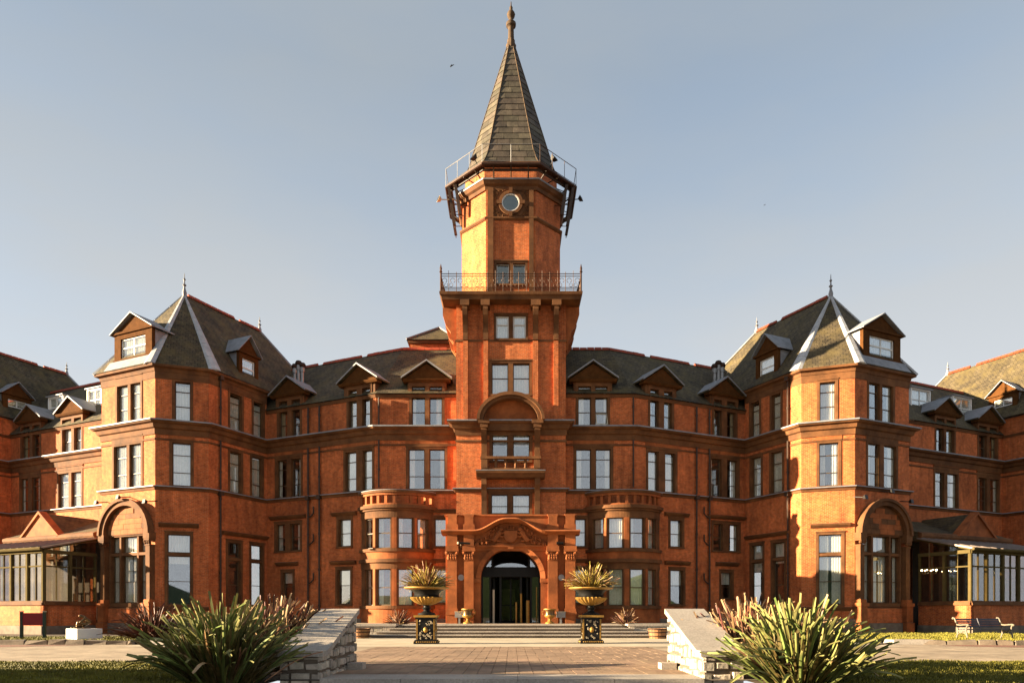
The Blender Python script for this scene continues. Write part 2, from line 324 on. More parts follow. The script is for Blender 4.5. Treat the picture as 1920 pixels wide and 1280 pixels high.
def grass(name, label, areas, h, seed):
    rnd = random.Random(seed); mb = MB()
    for (x0, y0, x1, y1, zf, n) in areas:
        for _ in range(n):
            x = rnd.uniform(x0, x1); y = rnd.uniform(y0, y1); z = zf(x, y); a = rnd.uniform(0, 6.28); w = rnd.uniform(.006, .012) * (1 + y / 18); hh = h * rnd.uniform(.4, 1.3) * (.55 + .9 * abs(math.sin(x * 1.3 + 2 * math.sin(y * .9)) * math.cos(y * 1.7 + x * .4)))
            lx, ly = rnd.uniform(-.5, .5) * hh, rnd.uniform(-.5, .5) * hh
            mb.add([(x - w * math.cos(a), y - w * math.sin(a), z - .01), (x + w * math.cos(a), y + w * math.sin(a), z - .01), (x + lx, y + ly, z + hh)], [(0, 1, 2)])
    o = obj(name, mb, 'grass', recalc=False); o['kind'] = 'stuff'; o['label'] = label; o['category'] = 'grass'; return o
grass('lawn_grass', 'short mown grass of the two front lawns', [(-12.5, 11, -4.7, 16.55, lambda x, y: 0, 42000), (4.7, 11, 12.5, 16.55, lambda x, y: 0, 42000)], .05, 1)
grass('bed_grass', 'sunlit yellow green grass along the foot of the hotel', [(-26, 26.4, -14, 34, lambda x, y: .1 - .012 * (y - 26.4), 26000), (15.5, 28.7, 27, 40, lambda x, y: .03, 30000)], .07, 2)
# rough kerb stones round the beds
def kerb(label, pts, rnd, group):
    t = thing('stone_kerb', label, 'kerb', (pts[0][0], pts[0][1], 0), group=group, world=True)
    for (xa, ya), (xb, yb) in zip(pts, pts[1:]):
        f = Fr((xa, ya), (xb, yb)); u = 0
        while u < f.L - .15:
            l = min(rnd.uniform(.55, 1.1), f.L - u); mb = MB(); j = lambda s=.04: rnd.uniform(-s, s)
            b = [f.p(u + .02, .1 + j(), -.02), f.p(u + l - .02, .1 + j(), -.02), f.p(u + l - .02, -.15, -.02), f.p(u + .02, -.15, -.02)]
            tt = [f.p(u + .04, .06 + j(), .15 + j()), f.p(u + l - .04, .06 + j(), .15 + j()), f.p(u + l - .05, -.12, .16 + j()), f.p(u + .05, -.12, .16 + j())]
            obj('stone', mb.prism(b, tt), 'plinth', t); u += l
rk = random.Random(4)
kerb('rough stone kerb before the grass with the red board', [(-24, 26.2), (-13.9, 26.2)], rk, None)
kerb('rough stone kerb curving in front of the cast iron bench', [(15.2, 26.4), (18, 25.6), (26, 25.4)], rk, None)

# terrace paving: rows of narrow setts, the nearest 300 as single pieces
base = struct('terrace', sheet(MB(), -4.6, 12.15, 4.6, 24.38, -.022), 'mortar')
cells = []
y = 13.1; row = 0
while y < 24.3:
    ln = .52; x = -4.58 + (row % 2) * .0
    while x < 4.5: cells.append((x, y)); x += .262
    y += ln; row += 1
cells.sort(key=lambda c: c[1]); rest = MB(); pm = None
for i, (x, y) in enumerate(cells):
    y1 = min(y + .512, 24.36)
    if i < 300:
        if pm is None:
            mb = MB(); mb.box((.004, .005, -.03), (.257, .512, 0)); o = obj('paver', mb, 'paver', base); pm = o.data
        else: o = link(bpy.data.objects.new('paver', pm), base)
        o.location = (x, y, random.uniform(-.0025, .0025))
    else: rest.box((x + .004, y + .005, -.03), (x + .257, y1 + .006 if y1 < 24.3 else y1, random.uniform(-.003, .003)))
o = obj('pavers_far', rest, 'paver', base); o['kind'] = 'stuff'
# front steps with granite treads, descending towards the viewer
st = MB(); so_ = struct('front_steps', MB().box((-3.3, 8.4, -1.0), (3.3, 12.1, -.62)), 'mortar')
for k in range(4):
    z1 = -.15 * k; y0 = 12.15 - .37 * k; xs = [-3.28, -1.9 + .4 * (k % 2), .1 + .5 * (k % 2), 1.75, 3.28]
    for a, b in zip(xs, xs[1:]):
        obj('tread', MB().box((a + .004, y0, z1 - .152), (b - .004, y0 + (.94 if k == 0 else .42), z1 + .001)), 'granite', so_)
# side walls of the steps: rubble granite under a sloping slab
def cheek(s, label):
    t = thing('cheek_wall', label, 'stone wall', (s * 3.7, 13.8, 0), world=True)
    xi, xo = 3.3, 4.05; zt = lambda y: .42 + (1.12 - .42) * max(0, min(1, (y - 12.6) / (15.05 - 12.6)))
    ys = [12.35, 12.6, 15.05, 15.2]
    core = MB(); X = lambda a: s * a
    pr = [(12.4, -.6), (15.15, -.6), (15.15, 1.05), (12.63, .36), (12.4, .36)]
    core.prism([(X(xi + .05), y, z) for y, z in pr], [(X(xo - .05), y, z) for y, z in pr]); obj('core', core, 'mortar', t)
    rnd = random.Random(11 + s)
    for face in ('in', 'front', 'back'):
        for cz0, cz1 in ((-.6, -.38), (-.38, -.14), (-.14, .1), (.1, .3), (.3, .5), (.5, .72), (.72, .9), (.9, 1.08)):
            u = 12.36 if face == 'in' else 0; end = 15.2 if face == 'in' else xo - xi
            while u < end - .05:
                l = min(rnd.uniform(.13, .38), end - u); h0 = cz0 + rnd.uniform(-.035, .03); h1 = cz1 + rnd.uniform(-.05, .02)
                if face == 'in':
                    zl = min(zt(u), zt(u + l)) - .04
                elif face == 'front': zl = .37
                else: zl = 1.08
                if h0 < zl - .03:
                    ha, hb = h1, h1
                    if face == 'in': ha, hb = min(h1, zt(u) - .03), min(h1, zt(u + l) - .03)
                    else: ha = hb = min(h1, zl)
                    if min(ha, hb) > h0 + .03:
                        e = .012; o_ = rnd.uniform(.01, .035)
                        if face == 'in': P = lambda uu, zz, d: (X(xi + .03 - d), uu, zz)
                        elif face == 'front': P = lambda uu, zz, d: (X(xi + uu), 12.39 - d, zz)
                        else: P = lambda uu, zz, d: (X(xi + uu), 15.16 + d, zz)
                        b = [P(u + e, h0 + e, -.04), P(u + l - e, h0 + e, -.04), P(u + l - e, hb - e, -.04), P(u + e, ha - e, -.04)]
                        jj = lambda: rnd.uniform(.005, .03)
                        tp = [P(u + e + jj(), h0 + e + jj(), o_), P(u + l - e - jj(), h0 + e + jj(), o_), P(u + l - e - jj(), hb - e - jj(), o_), P(u + e + jj(), ha - e - jj(), o_)]
                        obj('stone', MB().prism(b, tp), 'rubble', t)
                u += l
    cp = MB(); a, b = X(xi - .04), X(xo + .05)
    for (y0, z0), (y1, z1) in (((12.3, .37), (12.6, .37)), ((12.603, .37), (13.8, .37 + .7 * 1.197 / 2.45)), ((13.806, .37 + .7 * 1.203 / 2.45), (15.24, 1.12))):
        m_ = MB().prism([(a, y0, z0), (b, y0, z0), (b, y1, z1), (a, y1, z1)], [(a, y0, z0 + .1), (b, y0, z0 + .1), (b, y1, z1 + .1), (a, y1, z1 + .1)]); obj('coping_slab', m_, 'granite', t)
    obj('foot_block', MB().box((X(xi - .32), 14.2, -.02), (X(xi - .02), 14.55, .13)), 'granite', t)
    return t
cheek(-1, 'shaded granite rubble wall with sloping slab, left of the front steps')
cheek(1, 'sunlit granite rubble wall with sloping slab, right of the front steps')

# raised forecourt of the hotel and the entrance steps
plat = MB(); plat.prism([(-9.2, 35.3, 0), (9.2, 35.3, 0), (9.2, 44, 0), (-9.2, 44, 0)], [(-9.2, 35.3, .6), (9.2, 35.3, .6), (9.2, 44, .6), (-9.2, 44, .6)])
struct('forecourt', plat, 'concrete')
es = struct('entrance_steps', MB().box((-5.4, 33.6, -.02), (5.4, 35.2, .05)), 'mortar')
for k in range(4):
    z1 = .15 * (k + 1) - .0; w = 7.0 - .55 * k; y0 = 33.45 + .42 * k; n = 5
    for i in range(n):
        a = -w + 2 * w * i / n; b = -w + 2 * w * (i + 1) / n
        obj('tread', MB().box((a + .006, y0 - .045, z1 - .055), (b - .006, y0 + (.5 if k < 3 else .95), z1 + (.004 if k == 3 else 0))), 'granite', es)
    obj('riser', MB().box((-w + .02, y0 + .012, z1 - .15), (w - .02, y0 + .4, z1 - .056)), 'plinth', es)  # darker stone than the treads puts the risers' shade into their colour
def low_wall(s, label):
    t = thing('low_wall', label, 'stone wall', (s * 7.4, 34.6, 0), world=True); rnd = random.Random(21 + s)
    obj('core', MB().box((s * 5.7, 34.55, -.05), (s * 9.0, 35.25, .52)), 'mortar', t)
    for r_ in range(2):
        u = 5.66
        while u < 9.0:
            l = min(rnd.uniform(.4, .9), 9.03 - u)
            if l > .1: obj('stone', MB().box((s * (u + .01), 34.5 - rnd.uniform(0, .04), .26 * r_ + .005), (s * (u + l - .01), 34.6, .26 * r_ + .25)), 'rubble', t)
            u += l
    for a, b in ((5.6, 7.3), (7.31, 9.1)): obj('coping_slab', MB().box((s * a, 34.42, .525), (s * b, 35.3, .64)), 'granite', t)
low_wall(-1, 'shaded low granite wall left of the entrance steps'); low_wall(1, 'sunlit low granite wall right of the entrance steps')

# ================================================================== the hotel
HOTEL = thing('hotel', 'grand Victorian red brick hotel with a tall central spired tower', 'hotel', (0, 42, 0), world=True)
CX = -.4
c25, s25 = math.cos(R(25)), math.sin(R(25))
uA, nA = (c25, s25), (-s25, c25)                     # in (distance from axis, depth): along the wings / inwards
def pl(o, u=0, n=0): return (o[0] + uA[0] * u + nA[0] * n, o[1] + uA[1] * u + nA[1] * n)
A_ = (7.67, 42.25); O_ = (18.16, 39.86)
tB = (O_[0] - A_[0]) * uA[0] + (O_[1] - A_[1]) * uA[1]
B_ = pl(A_, tB); C_ = pl(O_, 0, 2.0); D_ = pl(O_, 2.0); E_ = pl(O_, 6.6); EB_ = pl(O_, 6.6, 8)
F0 = (26.66, 47.7); F_ = pl(F0, -6); G_ = pl(F0, 10.6); H_ = pl(G_, 0, -2.6)
T_ = (2.7, 42.25)
def sx(s, p): return (CX + s * p[0], p[1])
def path(s, pts):
    q = [sx(s, p) for p in pts]
    return q if s > 0 else q[::-1]

curt_rnd = random.Random(5)
def curtain(mb, f, u0, u1, d, z0, z1):
    n = max(4, int((u1 - u0) / .05)); vs = []
    for i in range(n + 1):
        u = u0 + (u1 - u0) * i / n; dd = d + .025 * math.sin(i * 2.2)
        vs += [f.p(u, dd, z0), f.p(u, dd, z1)]
    mb.add(vs, [(2 * i, 2 * i + 2, 2 * i + 3, 2 * i + 1) for i in range(n)])

def window(f, lights, z0, z1, bars=(), parent=None, sash='brown', jamb=.15, head=.18, sill=.10, proud=.035, stone='stone', deep=.26, dress=None, transom=None, bw=.035, gd=-.185, hood=None, gm='glass'):
    """one window: stone surround (the part), with sashes, panes and curtains as sub-parts. lights = [(u0,u1),..]; transom = z of a stone cross bar"""
    mb = MB(); u0, u1 = lights[0][0], lights[-1][1]
    if sill: f.box(mb, u0 - jamb, u1 + jamb, -deep, proud + .05, z0 - sill, z0)
    f.box(mb, u0 - jamb, u1 + jamb, -deep, proud, z1, z1 + head)
    f.box(mb, u0 - jamb, u0, -deep, proud, z0, z1); f.box(mb, u1, u1 + jamb, -deep, proud, z0, z1)
    f.box(mb, u0 - jamb - .02, u1 + jamb + .02, -.01, proud + .04, z1 + head - .05, z1 + head + .015)
    for (a, b), (c, d_) in zip(lights, lights[1:]): f.box(mb, b, c, -deep, proud - .012, z0, z1)
    if transom: 
        for a, b in lights: f.box(mb, a, b, -deep, proud - .02, transom - .08, transom + .08)
    if hood: f.side(mb, [(0, hood), (.06, hood), (.2, hood + .12), (.24, hood + .2), (.0, hood + .26)], u0 - jamb - .3, u1 + jamb + .3)
    w = obj('window', mb, stone, parent or HOTEL)
    for li, (a, b) in enumerate(lights):
        spans = [(z0, z1)] if not transom else [(z0, transom - .08), (transom + .08, z1)]
        for si, (za, zb) in enumerate(spans):
            cuts = [za] + ([q for q in bars if za < q < zb]) + [zb]
            sm = MB(); r = bw + .012
            f.box(sm, a, a + r, gd - .03, gd + .03, za, zb); f.box(sm, b - r, b, gd - .03, gd + .03, za, zb)
            f.box(sm, a + r, b - r, gd - .03, gd + .03, za, za + r + .02); f.box(sm, a + r, b - r, gd - .03, gd + .03, zb - r, zb)
            for q in cuts[1:-1]: f.box(sm, a + r, b - r, gd - .035, gd + .04, q - bw / 2, q + bw / 2)
            obj('sash', sm, sash, w)
            for q0, q1 in zip(cuts, cuts[1:]):
                pm_ = MB(); e = curt_rnd.uniform(-.004, .004); e2 = curt_rnd.uniform(-.004, .004)
                pm_.prism([f.p(a + .02, gd - .012 + e, q0 + .005), f.p(b - .02, gd - .012 - e, q0 + .005), f.p(b - .02, gd - .012 - e + e2, q1 - .005), f.p(a + .02, gd - .012 + e + e2, q1 - .005)],
                          [f.p(a + .02, gd - .004 + e, q0 + .005), f.p(b - .02, gd - .004 - e, q0 + .005), f.p(b - .02, gd - .004 - e + e2, q1 - .005), f.p(a + .02, gd - .004 + e + e2, q1 - .005)])
                obj('pane', pm_, gm, w)
    k = dress if dress is not None else curt_rnd.choice(['c', 'c', 'c', 'n', 'h', 'd'])
    if k != '-':
        for li, (a, b) in enumerate(lights):
            wd_ = b - a; cm = MB(); dd = gd - .04
            if k == 'b': curtain(cm, f, a - .1, b + .1, dd, z0 - .05, z1 + .05)                       # full blind
            elif k == 'n': curtain(cm, f, a - .1, b + .1, dd, z0 - .05, z1 - curt_rnd.uniform(0, .1) * (z1 - z0))
            elif k == 'h': curtain(cm, f, a - .1, b + .1, dd, z0 + (z1 - z0) * curt_rnd.uniform(.45, .7), z1 + .05)
            else:
                frac = curt_rnd.uniform(.25, .5)
                one = len(lights) == 2
                if not one or li == 0: curtain(cm, f, a - .1, a + wd_ * frac, dd, z0 - .05, z1 + .05)
                if not one or li == 1: curtain(cm, f, b - wd_ * frac, b + .1, dd, z0 - .05, z1 + .05)
            if cm.f: obj('curtain', cm, 'drape' if k == 'd' else 'curtain', w, recalc=False)
    return w

class Wall:
    def __init__(s, P, Q, z0, z1, m='brick'):
        s.f = Fr(P, Q); s.z0, s.z1, s.m = z0, z1, m; s.holes = []; s.todo = []
    def win(s, pxl, z0, z1, **kw):
        lights = [tuple(sorted((s.f.ux(a), s.f.ux(b)))) for a, b in pxl]; lights.sort()
        j = kw.get('jamb', .15); s.holes.append((lights[0][0] - j + .01, lights[-1][1] + j - .01, z0 - kw.get('sill', .10) + .01, z1 + kw.get('head', .18) - .01))
        s.todo.append((lights, z0, z1, kw)); return lights
    def build(s):
        f = s.f; us = sorted({0, f.L} | {h[i] for h in s.holes for i in (0, 1)}); zs = sorted({s.z0, s.z1} | {h[i] for h in s.holes for i in (2, 3)})
        us = [u for u in us if 0 <= u <= f.L]; zs = [z for z in zs if s.z0 <= z <= s.z1]; mb = MB()
        for a, b in zip(us, us[1:]):
            for c, d in zip(zs, zs[1:]):
                um, zm = (a + b) / 2, (c + d) / 2
                if any(h[0] < um < h[1] and h[2] < zm < h[3] for h in s.holes): continue
                mb.add([f.p(a, 0, c), f.p(b, 0, c), f.p(b, 0, d), f.p(a, 0, d)], [(0, 1, 2, 3)])
        bm_ = obj('wall', mb, s.m, HOTEL, recalc=False)
        if s.holes:
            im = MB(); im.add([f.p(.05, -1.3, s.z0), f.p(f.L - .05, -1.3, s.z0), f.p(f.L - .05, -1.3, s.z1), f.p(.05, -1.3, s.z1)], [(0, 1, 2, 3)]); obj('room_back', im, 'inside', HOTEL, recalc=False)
        for lights, z0, z1, kw in s.todo: window(f, lights, z0, z1, **kw)
        return s

def gablet(f, uc, hw, zb, za, dfront=.28, back=2.6, name='gable_dormer', face=.9):
    """stone gable over a window that breaks the eaves: pediment, base mould, two roof slopes with pale verge"""
    mb = MB(); f.poly(mb, [(uc - hw + .12, zb), (uc + hw - .12, zb), (uc, za - .08)], -.3, dfront - .16)
    f.side(mb, [(-.3, zb - .16), (dfront - .1, zb - .16), (dfront - .02, zb - .04), (dfront - .02, zb), (-.3, zb)], uc - hw + .1, uc + hw - .1)
    t = obj(name, mb, 'timber' if name == 'gable_dormer' else 'timber', HOTEL)
    for s in (-1, 1):
        e = uc + s * hw; m = MB()
        m.prism([f.p(uc, dfront, za), f.p(e, dfront, zb - .02), f.p(e, dfront, zb + .07), f.p(uc, dfront, za + .1)], [f.p(uc, -back, za), f.p(e, -back, zb - .02), f.p(e, -back, zb + .07), f.p(uc, -back, za + .1)])
        obj('roof_slope', m, 'slate', t)
        m = MB(); m.prism([f.p(uc, dfront + .005, za + .03), f.p(e, dfront + .005, zb + .0), f.p(e, dfront + .005, zb + .085), f.p(uc, dfront + .005, za + .115)], [f.p(uc, dfront + .05, za + .03), f.p(e, dfront + .05, zb + .0), f.p(e, dfront + .05, zb + .085), f.p(uc, dfront + .05, za + .115)])
        m.prism([f.p(uc, dfront + .04, za + .102), f.p(e, dfront + .04, zb + .072), f.p(e, dfront + .04, zb + .095), f.p(uc, dfront + .04, za + .125)], [f.p(uc, -back * .75, za + .102), f.p(e, -back * .75, zb + .072), f.p(e, -back * .75, zb + .095), f.p(uc, -back * .75, za + .125)])
        obj('verge_flashing', m, 'lead', t)
    return t

def cheeks(f, u, hw, win):
    m = MB(); f.box(m, u - hw, u - win, -1.3, -.004, 14.0, 14.86); f.box(m, u + win, u + hw, -1.3, -.004, 14.0, 14.86); f.box(m, u - win, u + win, -1.5, -1.3, 14.0, 14.9); f.box(m, u - win, u + win, -1.3, -.27, 14.8, 14.88)
    obj('dormer_cheek', m, 'stone', HOTEL)

def dormer(f, uc, hw, z0, zh, za, df, back, lights=1, white=True, flat=False):
    """roof dormer: timber box with window, lead cheeks, gabled or flat roof"""
    mb = MB(); fm = 'timber' if not flat else 'white'; j = hw * .34 if not flat else .1
    f.box(mb, uc - hw, uc - hw + j, df - .22, df, z0, zh); f.box(mb, uc + hw - j, uc + hw, df - .22, df, z0, zh)
    f.box(mb, uc - hw + j, uc + hw - j, df - .22, df, zh - .3 if not flat else zh - .08, zh); f.box(mb, uc - hw - .04, uc + hw + .04, df - .22, df + .07, z0 - .1, z0)
    t = obj('dormer', mb, fm, HOTEL)
    m = MB(); f.box(m, uc - hw + .02, uc + hw - .02, -back, df - .23, z0 - .3, zh - .01); obj('cheek', m, 'lead' if not flat else 'lead', t)
    a, b, c, d = uc - hw + j, uc + hw - j, z0, (zh - .3 if not flat else zh - .08); g_ = df - .12; sm = MB(); r = .06
    f.box(sm, a, a + r, g_ - .03, g_ + .03, c, d); f.box(sm, b - r, b, g_ - .03, g_ + .03, c, d); f.box(sm, a + r, b - r, g_ - .03, g_ + .03, c, c + r); f.box(sm, a + r, b - r, g_ - .03, g_ + .03, d - r, d)
    um = (a + b) / 2; zm = c + (d - c) * .55
    f.box(sm, a + r, b - r, g_ - .028, g_ + .028, zm - .035, zm + .035)
    if lights == 2:
        f.box(sm, um - .03, um + .03, g_ - .026, g_ + .026, c + r, zm - .035); f.box(sm, um - .03, um + .03, g_ - .026, g_ + .026, zm + .035, d - r)
    obj('sash', sm, 'white', t)
    us_ = [(a, b)] if lights == 1 else [(a, um), (um, b)]
    for (p_, q_) in us_:
        for (e_, h_) in ((c, zm), (zm, d)):
            obj('pane', f.box(MB(), p_ + .02, q_ - .02, g_ - .012, g_ - .002, e_ + .02, h_ - .02), 'glass', t)
    cm = MB(); curtain(cm, f, a, b, g_ - .08, c, d); obj('curtain', cm, 'curtain', t, recalc=False)
    if flat:
        m = MB(); f.side(m, [(df + .12, zh), (df + .12, zh + .07), (-back, zh + .07 + .0), (-back, zh)], uc - hw - .1, uc + hw + .1); obj('flat_roof', m, 'lead', t)
    else:
        m = MB(); f.poly(m, [(uc - hw - .1, zh), (uc + hw + .1, zh), (uc, za - .1)], -.3, df - .02); f.box(m, uc - hw - .14, uc + hw + .14, -.3, df + .1, zh - .02, zh + .1); obj('pediment', m, 'timber', t)
        for s in (-1, 1):
            e = uc + s * (hw + .2); zb = zh - .02; m = MB(); d1 = df + .2
            m.prism([f.p(uc, d1, za), f.p(e, d1, zb), f.p(e, d1, zb + .06), f.p(uc, d1, za + .07)], [f.p(uc, -back, za), f.p(e, -back, zb), f.p(e, -back, zb + .06), f.p(uc, -back, za + .07)])
            obj('roof_slope', m, 'lead', t)
        
    return t

Z = dict(g0=1.75, g1=3.75, f0=5.1, f1=6.75, s0=8.5, s1=10.88, t0=12.22, tt=14.05, t1=14.60, eave=14.05, weave=15.3)
SB = (9.28, 10.28)                                   # glazing bars of the second floor
TB = (13.08,)
CORN = [(-.02, -.78), (.05, -.78), (.07, -.46), (.18, -.40), (.24, -.20), (.40, -.13), (.45, 0), (-.02, .05)]
FLASH = [(-.02, .055), (.46, .008), (.46, -.045), (.485, -.045), (.485, .03), (-.02, .085)]
def off(prof, z): return [(d, q + z) for d, q in prof]
STR = [(-.02, -.20), (.05, -.20), (.09, -.08), (.17, -.05), (.17, 0), (-.02, .04)]
STRF = [(-.02, .045), (.175, .006), (.175, -.03), (.195, -.03), (.195, .025), (-.02, .07)]
THIN = [(-.02, -.06), (.05, -.05), (.05, .05), (-.02, .06)]
EAV = [(-.02, -.32), (.06, -.32), (.1, -.15), (.28, -.08), (.30, .04), (-.02, .05)]
PLN = [(-.02, -.3), (.14, -.3), (.14, .5), (.05, .6), (-.02, .6)]

SIDE = {
 -1: dict(P3=[(772, 797), (805, 829)], P2=[(766, 796), (805, 834)], P1=[(815, 839)], Q3=[(654, 669), (679, 694)], Q2=[(648, 668), (680, 698)], Q1=[(635, 658)], Qg=[(633, 657)],
          R3=[(523, 539), (547, 563)], R2=[(519, 538), (546, 564)], R1=[(518, 535), (544, 563)], Rg=[(530, 549)],
          c3=[[(431, 453)], [(475, 493)]], c2=[[(431, 452)], [(472, 491)]], cg=[[(427, 451)], [(471, 492)]], d3=[(328, 357)], d2=[(323, 358)], dg=[(314, 357)],
          e3=[(220, 240), (245, 264)], e2=[(214, 238), (243, 265)], g3=[[(41, 56), (61, 75)], [(117, 134), (139, 153)]], g2=[[(39, 53), (60, 75)], [(110, 129), (134, 153)]],
          gab=[(799, 48, 799), (665, 0, 0)], P=799, Q=(627, 665, 720), Rr=(506, 536, 588), gg=[(26, 57, 90), (99, 134, 166)], arch=230, bow=735, dorm1=(205, 283), dorm2=(449, 489), wd=[(90, 118), (163, 190)]),
 1: dict(P3=[(1084, 1108), (1116, 1139)], P2=[(1080, 1108), (1117, 1145)], P1=[(1077, 1098)], Q3=[(1219, 1235), (1245, 1260)], Q2=[(1215, 1235), (1247, 1266)], Q1=[(1257, 1279)], Qg=[(1257, 1281)],
         R3=[(1338, 1353), (1363, 1379)], R2=[(1333, 1353), (1363, 1383)], R1=[(1337, 1355), (1366, 1385)], Rg=[(1352, 1372)],
         c3=[[(1408, 1424)], [(1447, 1464)]], c2=[[(1409, 1427)], [(1446, 1467)]], cg=[[(1409, 1430)], [(1449, 1471)]], d3=[(1537, 1566)], d2=[(1536, 1572)], dg=[(1535, 1578)],
         e3=[(1629, 1649), (1654, 1674)], e2=[(1627, 1649), (1657, 1680)], g3=[[(1755, 1770), (1774, 1789)], [(1835, 1850), (1855, 1869)]], g2=[[(1753, 1770), (1776, 1795)], [(1834, 1850), (1856, 1872)]],
         P=1113, Q=(1194, 1248, 1286), Rr=(1314, 1363, 1396), gg=[(1742, 1774, 1807), (1822, 1853, 1884)], arch=1664, bow=1179, dorm1=(1620, 1698), dorm2=(1412, 1458), wd=[(1708, 1745), (1787, 1822)]),
}
def mk(s, p, q, z0, z1):                             # a wall between two plan points given axis-outwards
    a, b = sx(s, p), sx(s, q)
    return Wall(a, b, z0, z1) if s > 0 else Wall(b, a, z0, z1)

for s in (-1, 1):
    K = SIDE[s]
    # ---- main front, central bay
    w = mk(s, T_, A_, 0, Z['eave'])
    w.win(K['P2'], Z['s0'], Z['s1'], bars=SB, dress='c', sill=.06); w.win(K['P1'], Z['f0'], Z['f1'], bars=(5.95,), dress='n')
    w.win(K['P1'], Z['g0'], Z['g1'], bars=(2.8,), dress='n')
    L3 = w.win(K['P3'], Z['t0'], Z['t1'], bars=TB, transom=14.05, dress='c', sill=.04, head=.22); w.build(); fP = w.f; uP = (L3[0][0] + L3[-1][1]) / 2
    w2 = mk(s, A_, B_, 0, Z['eave'])
    w2.win(K['Q2'], Z['s0'], Z['s1'], bars=SB, dress='n', sill=.06); w2.win(K['R2'], Z['s0'], Z['s1'], bars=SB, dress='c', sill=.06)
    w2.win(K['Q1'], Z['f0'] + .1, Z['f1'] + .1, bars=(6.0,), dress='n', hood=7.05); w2.win(K['R1'], Z['f0'] + .0, Z['f1'] + .05, bars=(5.95,), dress='c', hood=7.1)
    w2.win(K['Qg'], Z['g0'] - .05, Z['g1'] + .05, bars=(2.85,), dress='h', hood=4.1); w2.win(K['Rg'], Z['g0'] + .35, Z['g1'] + .0, bars=(2.85,), dress='h', hood=4.15)
    L3q = w2.win(K['Q3'], Z['t0'], Z['t1'], bars=TB, transom=14.05, dress='c', sill=.04, head=.22); L3r = w2.win(K['R3'], Z['t0'], Z['t1'], bars=TB, transom=14.05, dress='d', sill=.04, head=.22)
    w2.build(); fQ = w2.f
    for f, u, l3 in ((fP, uP, L3), (fQ, (L3q[0][0] + L3q[-1][1]) / 2, L3q), (fQ, (L3r[0][0] + L3r[-1][1]) / 2, L3r)):
        gablet(f, u, 1.5, 14.98, 15.98)
        cheeks(f, u, 1.14, .5 * (l3[-1][1] - l3[0][0]) + .14)
    # ---- projecting pavilion
    wc = mk(s, B_, C_, 0, Z['weave']); wdd = mk(s, C_, D_, 0, Z['weave']); we = mk(s, D_, E_, 0, Z['weave']); wb = mk(s, E_, EB_, 0, Z['weave'])
    for i in (0, 1):
        wc.win(K['c3'][i], 12.25, 14.5, bars=(13.1, 13.95), dress='nd'[i if s < 0 else 1 - i] if False else 'n', sill=.05); wc.win(K['c2'][i], 8.5, 10.98, bars=SB, dress='n', sill=.06)
        wc.win(K['cg'][i], 1.65, 5.45, bars=(2.9,), transom=4.45, dress='-' if s < 0 else 'h', hood=5.85)
    wdd.win(K['d3'], 12.25, 14.5, bars=(13.1, 13.95), dress='n', sill=.05); wdd.win(K['d2'], 8.5, 10.98, bars=SB, dress='n' if s < 0 else 'c', sill=.06)
    wdd.win(K['dg'], 1.65, 5.7, bars=(3.0,), transom=4.55, dress='h' if s < 0 else 'c', hood=6.1)
    we.win(K['e3'], 12.25, 14.5, bars=(13.1, 13.95), dress='b' if s < 0 else 'c', sill=.05, head=.5, gd=-.14); we.win(K['e2'], 8.5, 10.98, bars=SB, dress='b' if s < 0 else 'c', sill=.06, head=.5, gd=-.14)
    ua_ = we.f.ux(K['arch'], .45); we.holes.append((ua_ - 1.65, ua_ + 1.65, 1.6, 5.68))
    for x in (wc, wdd, we, wb): x.build()
    # ---- outer range and the far pavilion
    wg = mk(s, F_, G_, 0, Z['eave']); gl3 = []
    for i in (0, 1):
        wg.win(K['g2'][i], Z['s0'], Z['s1'], bars=SB, dress='b' if (s < 0 and i == 1) else 'c', sill=.06, head=.45, gd=-.14)
        gl3.append(wg.win(K['g3'][i], Z['t0'], Z['t1'], bars=TB, transom=14.05, dress='b' if (s < 0 and i == 1) else 'd', sill=.04, head=.22))
    wg.build()
    for l3 in gl3:
        u = (l3[0][0] + l3[-1][1]) / 2; gablet(wg.f, u, 1.55, 14.98, 16.0)
        cheeks(wg.f, u, 1.15, .5 * (l3[-1][1] - l3[0][0]) + .14)
    wh = mk(s, pl(G_, 0, 6), H_, 0, Z['weave']).build(); H2 = pl(H_, 2.0, -2.0) if False else pl(H_, 1.2, -1.2); mk(s, H_, H2, 0, Z['weave']).build(); mk(s, H2, pl(H2, 5.4), 0, Z['weave']).build()
    # ---- mouldings
    pm_ = path(s, [T_, A_, B_, C_, D_, E_, EB_]); pf = path(s, [F_, G_, H_, pl(H_, 1.2, -1.2), pl(H_, 6.6, -1.2)]); pw = path(s, [pl(B_, -.2, 2.6), B_, C_, D_, E_, EB_][1:]); pab = path(s, [T_, A_, B_])
    for pth in (pm_, pf):
        obj('cornice', sweep(MB(), pth, off(CORN, 12.16)), 'stone', HOTEL); obj('cornice_flashing', sweep(MB(), pth, off(FLASH, 12.16)), 'lead', HOTEL)
        obj('string_course', sweep(MB(), pth, off(STR, 8.42)), 'stone', HOTEL); obj('string_flashing', sweep(MB(), pth, off(STRF, 8.42)), 'lead', HOTEL)
        obj('string_course', sweep(MB(), pth, off(THIN, 11.12)), 'stone', HOTEL)
        obj('plinth', sweep(MB(), pth, off(PLN, .25 if pth is pm_ else .0)), 'plinth', HOTEL)
    obj('string_course', sweep(MB(), path(s, [B_, C_, D_, E_, EB_]), off([(-.02, -.45), (.03, -.45), (.03, 0), (-.02, 0)], 15.02)), 'stone', HOTEL)
    obj('string_course', sweep(MB(), path(s, [C_, D_, E_][0:3]), off(STR, 1.5)), 'stone', HOTEL)
